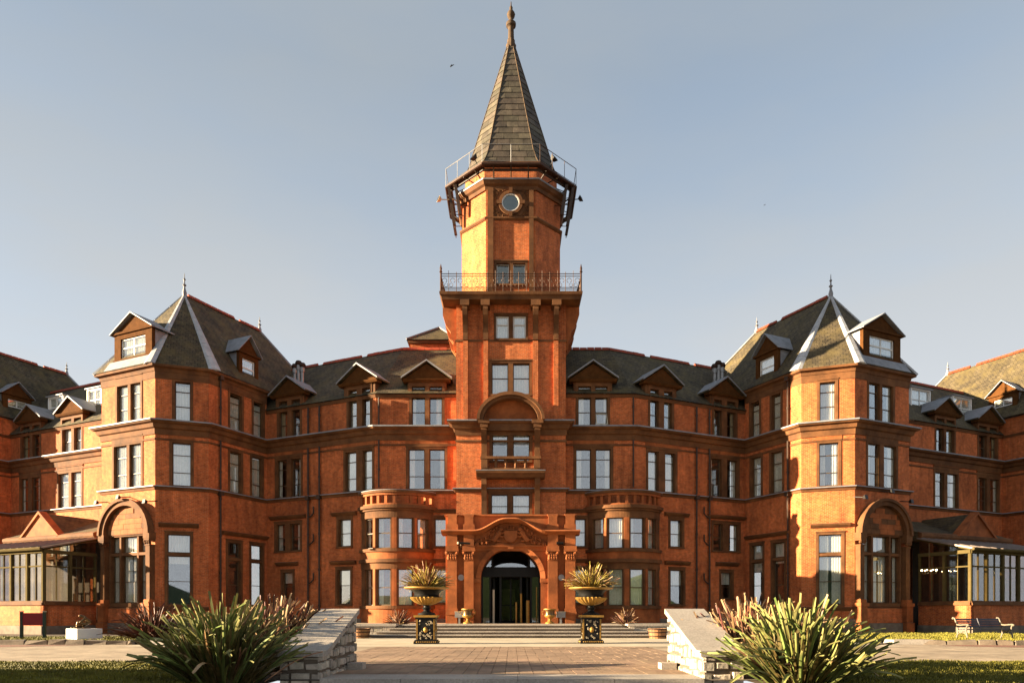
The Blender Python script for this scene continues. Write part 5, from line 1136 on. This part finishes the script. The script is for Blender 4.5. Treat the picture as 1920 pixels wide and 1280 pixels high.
obj('fan_bar', fd.box(fd.box(MB(), dc - 1.06, dc - .98, -.15, .0, 3.75, 4.55), dc + .98, dc + 1.06, -.15, .0, 3.75, 4.55), 'black', door)
zf = dz_(1066); pts = [(dc + .98 * math.cos(math.pi * i / 12), zf + .34 * math.sin(math.pi * i / 12)) for i in range(13)]
obj('fan_pane', fd.poly(MB(), pts, -.1, -.09), 'glass', door); obj('fan_bar', fd.box(MB(), dc - 1.0, dc + 1.0, -.15, -.0, 3.76, zf - .02), 'black', door)
m = MB(); fd.poly(m, [(dc - .55, .7), (dc + .25, .7), (dc + .25, 2.6), (dc - .55, 2.6)], -2.3, -2.25); obj('lobby_door', m, 'castiron', HOTEL)

# ================================================================== forecourt objects
def lathe_obj(name, prof, m, t, n=24, **k): return obj(name, MB().lathe(prof, (0, 0), n, **k), m, t, smooth=True)
def urn_set(X, Y, label_p, label_u, label_c, side, seed):
    t = thing('pedestal', label_p, 'pedestal', (X, Y, 0), 0, 'black and gold pedestals')
    h = .40
    def bx(name, a, z0, z1, m): return obj(name, MB().prism([(-a, -a, z0), (a, -a, z0), (a, a, z0), (-a, a, z0)], [(-a, -a, z1), (a, -a, z1), (a, a, z1), (-a, a, z1)]), m, t)
    bx('base', .44, 0, .09, 'black'); bx('base_moulding', .41, .09, .14, 'black'); bx('shaft', .345, .14, .93, 'black'); bx('neck', .385, .93, .99, 'black'); bx('cap', .44, .99, 1.07, 'gold')
    f = Fr((-.345, -.345), (.345, -.345)); fl_ = Fr((-.345, .345), (-.345, -.345)); fr2 = Fr((.345, -.345), (.345, .345))
    for ff in (f, fl_, fr2):
        mb = MB(); [ff.box(mb, a - .018, a + .018, -.005, .014, .16, .92) for a in (.03, .66)]; obj('corner_strip', mb, 'gold', t)
        mb = MB(); fx = (1, .45, 1.3) if ff is f else (.45, 1, 1.3); mb.ball(ff.p(.345, .0, .52), .085, 10, fx); mb.ball(ff.p(.345, .03, .54), .04, 8); obj('medallion', mb, 'gold', t, smooth=True)
        rr = random.Random(seed); mb = MB()
        for q in range(34):
            u, z = rr.uniform(.12, .57), rr.uniform(.2, .88)
            if abs(u - .345) < .13 and abs(z - .52) < .17: continue
            torus(mb, (u, .008, z), rr.uniform(.02, .035), .008, ff, 8, rr.uniform(0, 360), rr.uniform(200, 600)); mb.ball(ff.p(u, .006, z), .012, 6)
        obj('filigree', mb, 'castiron', t)
        mb = MB(); [mb.ball(ff.p(.03 + .7 * i / 9, .09, .07), .03, 6) for i in range(10)]; obj('bead_row', mb, 'gold', t)
    u = thing('urn', label_u, 'urn', (X, Y, 1.07), 0, 'black and gold urns')
    lathe_obj('foot', [(.32, 0), (.34, .03), (.32, .07), (.2, .11), (.13, .15), (.11, .2), (.16, .24), (.17, .27), (.12, .3), (.11, .34), (.16, .38)], 'black', u)
    lathe_obj('fluted_bowl', [(.15, .375), (.30, .42), (.44, .49), (.55, .58), (.60, .65), (.57, .68)], 'gold', u, 96, flute=.05, fn=24)
    lathe_obj('body', [(.56, .675), (.50, .70), (.46, .76), (.48, .84), (.56, .92), (.66, .96), (.66, .965)], 'black', u, 28)
    lathe_obj('rim', [(.64, .955), (.80, .99), (.86, 1.02), (.85, 1.05), (.72, 1.04), (.62, 1.0)], 'gold', u, 32)
    lathe_obj('soil', [(.68, .96), (.66, 1.005), (.01, 1.03)], 'soil', u, 20)
    c = thing('urn_plant', label_c, 'plant', (X, Y, 2.08), 0, 'spiky plants in the urns')
    flax(c, 260, (.65, 1.12), (.018, .03), 'leafy', seed, spread=.5, tilt=(4, 72), mats=('leafy', 'leafy', 'leafb'))
def tips(m, col, start=.78):
    t = M[m].node_tree; b = t.nodes['Principled BSDF']; src = b.inputs['Base Color'].links[0].from_socket
    c_ = t.nodes.new('ShaderNodeTexCoord'); sp = t.nodes.new('ShaderNodeSeparateXYZ'); t.links.new(c_.outputs['Generated'], sp.inputs[0])
    n = t.nodes.new('ShaderNodeTexNoise'); n.inputs['Scale'].default_value = 6; ob = t.nodes.new('ShaderNodeObjectInfo'); ax = t.nodes.new('ShaderNodeMath'); ax.operation = 'MULTIPLY_ADD'; ax.inputs[1].default_value = -.45; t.links.new(ob.outputs['Random'], ax.inputs[0]); t.links.new(sp.outputs['Z'], ax.inputs[2])
    r = t.nodes.new('ShaderNodeMapRange'); r.inputs['From Min'].default_value = start - .12; r.inputs['From Max'].default_value = start + .08; t.links.new(ax.outputs[0], r.inputs['Value'])
    mx_ = t.nodes.new('ShaderNodeMix'); mx_.data_type = 'RGBA'; t.links.new(r.outputs[0], mx_.inputs['Factor']); t.links.new(src, mx_.inputs['A']); mx_.inputs['B'].default_value = col + (1,); t.links.new(mx_.outputs['Result'], b.inputs['Base Color'])
    # pale margins of the strap leaves
    y_ = t.nodes.new('ShaderNodeMath'); y_.operation = 'SUBTRACT'; y_.inputs[1].default_value = .5; t.links.new(sp.outputs['Y'], y_.inputs[0]); a_ = t.nodes.new('ShaderNodeMath'); a_.operation = 'ABSOLUTE'; t.links.new(y_.outputs[0], a_.inputs[0])
    r2 = t.nodes.new('ShaderNodeMapRange'); r2.inputs['From Min'].default_value = .28; r2.inputs['From Max'].default_value = .42; r2.inputs['To Max'].default_value = .55; t.links.new(a_.outputs[0], r2.inputs['Value'])
    m2 = t.nodes.new('ShaderNodeMix'); m2.data_type = 'RGBA'; t.links.new(r2.outputs[0], m2.inputs['Factor']); t.links.new(mx_.outputs['Result'], m2.inputs['A']); m2.inputs['B'].default_value = tuple(c * 1.0 for c in col) + (1,); t.links.new(m2.outputs['Result'], b.inputs['Base Color'])
tips('leafg', (.22, .20, .07), .66); tips('leafb', (.36, .23, .12), .6)
LEAF = {}
def leaf_mesh(kind, bend, m):
    key = (kind, bend, m)
    if key in LEAF: return LEAF[key]
    n = 7; vs = []; fs = []
    for i in range(n + 1):
        t = i / n; w = (.7 + .5 * math.sin(min(1, t * 1.2) * math.pi * .6)) * (1 - .25 * t)
        if kind == 'point': w *= max(.06, 1 - t ** 2.2)
        if kind == 'cut' and i == n: w *= .8
        a = bend * t * t * .7; x = math.sin(a) * t; z = math.cos(a) * t
        vs += [(x - .006, -w, z), (x + .012 / 1, 0, z - (.0 if i < n else .01)), (x - .006, w, z)]
    for i in range(n):
        for j in (0, 1): fs.append((i * 3 + j, i * 3 + j + 1, i * 3 + 4 + j, i * 3 + 3 + j))
    me = bpy.data.meshes.new('leaf'); me.from_pydata(vs, [], fs); me.materials.append(M[m]); LEAF[key] = me; return me
def flax(t, n, length, width, m, seed, spread=.3, tilt=(3, 60), kind='point', mats=None, bends=(.05, .12, .25, .4, .7), zmin=0, ysc=1, pow_=.75):
    rnd = random.Random(seed)
    for i in range(n):
        az = rnd.uniform(0, 2 * math.pi); q = rnd.random() ** pow_; ti = R(tilt[0] + (tilt[1] - tilt[0]) * q); l = rnd.uniform(*length) * (1 - .22 * q); w = rnd.uniform(*width)
        me = leaf_mesh(kind if rnd.random() < .85 else 'point', rnd.choice(bends), rnd.choice(mats) if mats else m); o = bpy.data.objects.new('leaf', me); link(o, t)
        rr = spread * q * rnd.uniform(.5, 1)
        rot = Matrix.Rotation(az, 4, 'Z') @ Matrix.Rotation(ti, 4, 'Y') @ Matrix.Rotation(rnd.uniform(-1.3, 1.3), 4, 'Z')
        o.matrix_local = Matrix.Translation((rr * math.cos(az), rr * ysc * math.sin(az), zmin)) @ rot @ Matrix.Diagonal((l, w, l, 1))
urn_set((795 - 960) * 27.0 / FPX + .1, 27.0, 'black pedestal with gold trim and medallion, left of the entrance', 'black and gold fluted urn on the left pedestal', 'yellow bronze spiky plant filling the left urn', -1, 5)
urn_set((1108 - 960) * 27.3 / FPX, 27.3, 'black pedestal with gold trim and medallion, right of the entrance', 'black and gold fluted urn on the right pedestal', 'yellow green spiky plant filling the right urn', 1, 6)

def plant(name, label, loc, *a, group=None, inner=0, **k):
    t = thing(name, label, 'plant', loc, 0, group); flax(t, *a, **k)
    if inner:                                         # the inner mass of finer and dead leaves, joined
        rnd = random.Random(inner); mb = MB()
        for i in range(750):
            az = rnd.uniform(0, 6.283); ti = R(rnd.uniform(0, 62)); l = rnd.uniform(.5, 1.25); w = rnd.uniform(.012, .026); r0 = rnd.uniform(0, .55)
            d = Vector((math.sin(ti) * math.cos(az), math.sin(ti) * math.sin(az), math.cos(ti))); b0 = Vector((r0 * math.cos(az), r0 * math.sin(az), 0)); sd = Vector((-math.sin(az + rnd.uniform(-1, 1)), math.cos(az), 0)) * w; dr = Vector((0, 0, -.25 * l * math.sin(ti)))
            p0, p1, p2 = b0, b0 + d * l * .6, b0 + d * l + dr * rnd.uniform(.2, 1.2)
            mb.add([p0 - sd, p0 + sd, p1 + sd, p1 - sd, p2], [(0, 1, 2, 3), (3, 2, 4)])
        o = obj('inner_leaves', mb, 'leafi', t, recalc=False); o['kind'] = 'stuff'
    return t
plant('flax_plant', 'big dark green flax plant left of the front steps', (-4.75, 11.75, -.02), 298, (1.1, 1.6), (.017, .036), 'leafg', 1, spread=.7, tilt=(2, 56), inner=61, kind='cut', mats=('leafg',) * 12 + ('leafb',), group='big green flax plants')
plant('flax_plant', 'big sunlit yellow green flax plant right of the front steps', (4.75, 11.75, -.02), 298, (1.1, 1.55), (.017, .036), 'leafg', 2, spread=.75, tilt=(2, 60), inner=62, pow_=.9, kind='cut', mats=('leafg',) * 12 + ('leafb',), group='big green flax plants')
plant('bronze_flax', 'bronze brown flax behind the left wall of the steps', (-4.95, 14.75, 0), 295, (1.15, 1.65), (.018, .030), 'leafb', 3, spread=.95, ysc=1.7, tilt=(0, 26), kind='cut', mats=('leafb', 'leafb', 'leafr'), group='bronze flax plants')
plant('bronze_flax', 'bronze brown flax behind the right wall of the steps', (4.95, 14.6, 0), 298, (1.1, 1.6), (.018, .030), 'leafb', 4, spread=1.05, ysc=1.9, tilt=(0, 24), kind='cut', mats=('leafb', 'leafb', 'leafr'), group='bronze flax plants')
plant('maroon_flax', 'dark maroon flax in front of the left arched window', (-14.4, 28.6, .08), 290, (1.1, 1.75), (.02, .035), 'leafr', 8, spread=.75, tilt=(3, 72), group='maroon flax plants')
plant('maroon_flax', 'small maroon flax beside the left pedestal on the forecourt', (-5.75, 36.2, .6), 120, (.6, .95), (.018, .03), 'leafr', 9, spread=.4, tilt=(3, 75), mats=('leafr', 'leafb'), group='maroon flax plants')
plant('maroon_flax', 'small maroon flax right of the right pedestal on the forecourt', (5.75, 36.2, .6), 120, (.6, .95), (.018, .03), 'leafr', 10, spread=.4, tilt=(3, 75), mats=('leafr', 'leafb'), group='maroon flax plants')

# small gilt urns and grey boxes either side of the door
for s, wd_ in ((-1, 'left'), (1, 'right')):
    x = (877 - 960) * 38.4 / FPX if s < 0 else (1031 - 960) * 38.4 / FPX
    u = thing('small_urn', f'small gilded urn on the top step {wd_} of the doorway', 'urn', (x, 38.4, .6), 0, 'small gilded urns by the door')
    lathe_obj('foot', [(.24, 0), (.25, .06), (.12, .12), (.07, .2), (.08, .26), (.14, .3)], 'gold', u); lathe_obj('bowl', [(.13, .29), (.26, .36), (.29, .42), (.27, .46)], 'gold', u); lathe_obj('body', [(.27, .455), (.25, .62), (.27, .72)], 'bronze', u); lathe_obj('rim', [(.26, .71), (.34, .76), (.34, .8), (.24, .78)], 'gold', u)
    obj('handle', MB().tube([(.27, 0, .5), (.4, 0, .52), (.42, 0, .64), (.3, 0, .7)], .025, 6), 'gold', u); obj('handle', MB().tube([(-.27, 0, .5), (-.4, 0, .52), (-.42, 0, .64), (-.3, 0, .7)], .025, 6), 'gold', u)
    x = (861 - 960) * 38.6 / FPX if s < 0 else (1052 - 960) * 38.6 / FPX
    b = thing('ash_bin', f'small grey metal bin between the pilasters {wd_} of the doorway', 'bin', (x, 38.75, .6), 0, 'grey bins by the door')
    obj('post', MB().box((-.05, -.05, 0), (.05, .05, .35)), 'grey', b); obj('body', MB().box((-.24, -.12, .33), (.24, .12, .62)), 'grey', b); obj('lid', MB().box((-.26, -.14, .621), (.26, .14, .66)), 'castiron', b)
# barrel planters at the ends of the steps
for X, Y, lab in (((677 - 960) * 33.0 / FPX, 33.0, 'shaded wooden half barrel by the left low wall'), ((1233 - 960) * 32.6 / FPX, 32.6, 'sunlit wooden half barrel by the right low wall')):
    t = thing('half_barrel', lab, 'barrel', (X, Y, 0), 0, 'wooden half barrels'); ns = 18
    for i in range(ns):
        a0, a1 = 2 * math.pi * (i + .03) / ns, 2 * math.pi * (i + .97) / ns; q = lambda r, a, z: (r * math.cos(a), r * math.sin(a), z)
        obj('stave', MB().prism([q(.33, a0, 0), q(.37, a0, 0), q(.37, a1, 0), q(.33, a1, 0)], [q(.4, a0, .46), q(.44, a0, .46), q(.44, a1, .46), q(.4, a1, .46)]), 'wood', t)
    for z, r in ((.08, .385), (.26, .412), (.4, .434)): obj('hoop', MB().lathe([(r, z), (r + .012, z), (r + .018, z + .05), (r + .004, z + .05)], (0, 0), 24), 'iron', t)
    obj('soil', MB().lathe([(.39, .3), (.4, .4), (.01, .42)], (0, 0), 18), 'soil', t)
# red board on posts
P = at(62, 1197, 29.6); t = thing('notice_board', 'dark red board on two dark green posts, left lawn', 'sign', (P.x, P.y, .06), R(7))
for e in (-.44, .44): obj('post', MB().box((e - .05, -.05, -.1), (e + .05, .05, 1.14)), 'green', t); obj('post_cap', MB().box((e - .06, -.06, 1.141), (e + .06, .06, 1.18)), 'castiron', t)
obj('board', MB().box((-.39, -.03, .58), (.39, .03, 1.1)), 'redboard', t)
# plinth and bronze seated figure
P = at(158, 1196, 29.2); t = thing('white_plinth', 'low white block carrying the bronze figure', 'plinth', (P.x, P.y, .06), R(-38))
o = obj('block', MB().box((-.55, -.48, -.1), (.55, .48, .46)), 'white', t); bv = o.modifiers.new('bevel', 'BEVEL'); bv.width = .015; bv.segments = 2
st_ = thing('statue', 'small dark bronze figure sitting curled up on the white block', 'statue', (P.x - .02, P.y, .52), R(-60))
J = dict(pel=((0, .12, .10), .10), sp=((0, .20, .26), .105), ch=((0, .10, .42), .11), nk=((0, -.02, .50), .055), hd=((0, -.12, .52), .085), hd2=((0, -.17, .47), .07), sl=((.13, .07, .43), .055), el=((.17, -.10, .28), .042), wl=((.06, -.22, .18), .035), sr=((-.13, .07, .43), .055), er=((-.17, -.10, .28), .042), wr=((-.06, -.22, .18), .035),
         kl=((.09, -.20, .30), .065), al=((.08, -.24, .04), .045), tl=((.08, -.36, .03), .035), kr=((-.09, -.12, .12), .065), arr=((-.02, -.34, .06), .045), tr=((.02, -.46, .04), .035))
names = list(J); ed = [('pel', 'sp'), ('sp', 'ch'), ('ch', 'nk'), ('nk', 'hd'), ('hd', 'hd2'), ('ch', 'sl'), ('sl', 'el'), ('el', 'wl'), ('ch', 'sr'), ('sr', 'er'), ('er', 'wr'), ('pel', 'kl'), ('kl', 'al'), ('al', 'tl'), ('pel', 'kr'), ('kr', 'arr'), ('arr', 'tr')]
me = bpy.data.meshes.new('figure'); me.from_pydata([J[k][0] for k in names], [(names.index(a), names.index(b)) for a, b in ed], []); me.materials.append(M['bronze'])
fo_ = link(bpy.data.objects.new('figure', me), st_); sk = fo_.modifiers.new('skin', 'SKIN'); sk.use_smooth_shade = True
for i, k in enumerate(names): me.skin_vertices[0].data[i].radius = (J[k][1],) * 2; me.skin_vertices[0].data[i].use_root = (k == 'pel')
sb = fo_.modifiers.new('sub', 'SUBSURF'); sb.levels = 2; sb.render_levels = 2
obj('base', MB().lathe([(.3, -.005), (.31, .02), (.28, .035)], (0, -.05), 18), 'bronze', st_)
# bench
P = at(1846, 1198, 31.2); t = thing('bench', 'park bench with dark slats and cream cast iron ends, right lawn', 'bench', (P.x, P.y, .03), R(10)); L_ = 2.25
for e in (-1, 1):
    x = e * L_ / 2; mb = MB()
    T = lambda pts, r: mb.tube([(x, y, z) for y, z in pts], r, 6)
    T([(.32, 0), (.26, .15), (.22, .34), (.25, .5), (.33, .72), (.42, .9), (.5, .92), (.5, .86)], .034); T([(-.3, 0), (-.27, .2), (-.22, .36), (-.24, .5), (-.28, .6)], .034)
    T([(.22, .36), (0, .33), (-.22, .38)], .034); T([(.29, .62), (.1, .6), (-.1, .62), (-.3, .63), (-.36, .58)], .034); T([(.27, .18), (.12, .27), (0, .29), (-.12, .27), (-.27, .18)], .026); mb.ball((x, .49, .9), .06, 8); mb.ball((x, -.34, .6), .05, 8); mb.ball((x, 0, .31), .07, 8)
    obj('end_frame', mb, 'benchiron', t, smooth=True)
for i in range(5): obj('seat_slat', MB().box((-L_ / 2 + .03, -.24 + .095 * i, .40), (L_ / 2 - .03, -.24 + .095 * i + .08, .435)), 'slat', t)
for i in range(4):
    y0, z0 = .235 + .045 * i, .50 + .1 * i; obj('back_slat', MB().prism([(-L_ / 2 + .03, y0, z0), (L_ / 2 - .03, y0, z0), (L_ / 2 - .03, y0 + .03, z0), (-L_ / 2 + .03, y0 + .03, z0)], [(-L_ / 2 + .03, y0 + .035, z0 + .085), (L_ / 2 - .03, y0 + .035, z0 + .085), (L_ / 2 - .03, y0 + .065, z0 + .085), (-L_ / 2 + .03, y0 + .065, z0 + .085)]), 'slat', t)
obj('centre_brace', MB().tube([(0, .22, .42), (0, .33, .72), (0, .4, .9)], .03, 6), 'slat', t)
# pale kerb blocks where the beds begin
for X, Y, lab in ((-13.2, 26.9, 'pale stone block at the corner of the left grass bed'), (14.9, 26.6, 'pale stone block at the corner of the right grass bed')):
    o = obj('corner_stone', MB().prism([(X - .8, Y - .25, -.01), (X + .7, Y - .35, -.01), (X + .8, Y + .5, -.01), (X - .8, Y + .5, -.01)], [(X - .75, Y - .2, .16), (X + .65, Y - .3, .16), (X + .75, Y + .45, .16), (X - .75, Y + .45, .16)]), 'granite'); tag(o, lab, 'kerb stone')
# lights and camera on the porch
t = thing('porch_lamp', 'dark tubular lamp on the porch left of the coat of arms', 'lamp', fp.p(kx(872), .45, kz(1019)), 0); obj('tube', MB().tube([(-.28, 0, 0), (.3, 0, -.02)], .06, 8), 'black', t); obj('end_cap', MB().ball((-.34, 0, .0), .075, 8), 'castiron', t, smooth=True); obj('bracket', MB().tube([(-.22, 0, 0), (-.22, .35, -.2)], .025, 5), 'castiron', t)
t = thing('porch_lamp', 'dark tubular lamp on the porch right of the coat of arms', 'lamp', fp.p(kx(1049), .35, kz(1019)), 0); obj('tube', MB().tube([(-.18, 0, 0), (.2, .02, 0)], .075, 8), 'black', t); obj('bracket', MB().tube([(0, 0, 0), (0, .3, -.05)], .03, 5), 'black', t)
# chandeliers glowing inside the dining rooms
for px, py, Yc, n, lab in ((1562, 1062, 43.6, 9, 'lit chandelier behind the curtained corner window'), (1742, 1070, 41.5, 8, 'lit chandelier inside the right conservatory')):
    P = at(px, py, Yc); t = thing('chandelier', lab, 'chandelier', tuple(P), 0, 'lit chandeliers'); mb = MB(); mb.tube([(0, 0, 1.6), (0, 0, 0)], .02, 5); ringf(mb, Fr((-1, 0), (1, 0)), 1, 0, .0, .02, 0, .1, 6)
    obj('frame', mb, 'bronze', t)
    for i in range(n): a = 6.283 * i / n; obj('arm', MB().tube([(0, 0, -.1), (.35 * math.cos(a), .35 * math.sin(a), -.15), (.4 * math.cos(a), .4 * math.sin(a), .0)], .012, 4), 'bronze', t); obj('bulb', MB().ball((.4 * math.cos(a), .4 * math.sin(a), .05), .035, 6), 'bulb', t)
# birds
for px, py, Yb, sc, lab in ((848, 123, 62, .5, 'dark bird flying left of the spire'), (1434, 384, 80, .32, 'tiny dark bird flying right of the spire')):
    P = at(px, py, Yb); mb = MB(); mb.tube([(-.35 * sc, 0, -.22 * sc), (0, 0, 0), (.28 * sc, 0, .12 * sc)], .1 * sc, 6, .05 * sc)
    mb.add([(-.1 * sc, 0, 0), (.15 * sc, 0, .05 * sc), (.45 * sc, .5 * sc, .5 * sc), (.25 * sc, .3 * sc, .35 * sc)], [(0, 1, 2, 3)]); mb.add([(-.1 * sc, 0, 0), (.15 * sc, 0, .05 * sc), (-.1 * sc, -.4 * sc, -.15 * sc), (-.3 * sc, -.3 * sc, -.2 * sc)], [(0, 1, 2, 3)])
    o = obj('bird', mb, 'bird'); o.location = P; tag(o, lab, 'bird')
# unseen hedge added beyond the left edge of the lawn, to shade it
rnd = random.Random(17); mb = MB()
for _ in range(9000):
    x, y, z = rnd.uniform(-19.2, -16.8), rnd.uniform(-6, 13.3), rnd.uniform(0, 3.3 + .35 * rnd.random()); a = Vector((rnd.uniform(-1, 1), rnd.uniform(-1, 1), rnd.uniform(-1, 1))) * .16; b = Vector((rnd.uniform(-1, 1), rnd.uniform(-1, 1), rnd.uniform(-1, 1))) * .16; c = Vector((x, y, z))
    mb.add([c, c + a, c + a + b, c + b], [(0, 1, 2, 3)])
hg = thing('hedge', 'unseen clipped hedge added to shade the left lawn', 'hedge', (-18, 3, 0), world=True); obj('foliage', mb, 'hedge', hg, recalc=False); obj('stems', MB().box((-18.7, -5.6, 0), (-17.3, 13.0, 3.1)), 'hedge', hg)
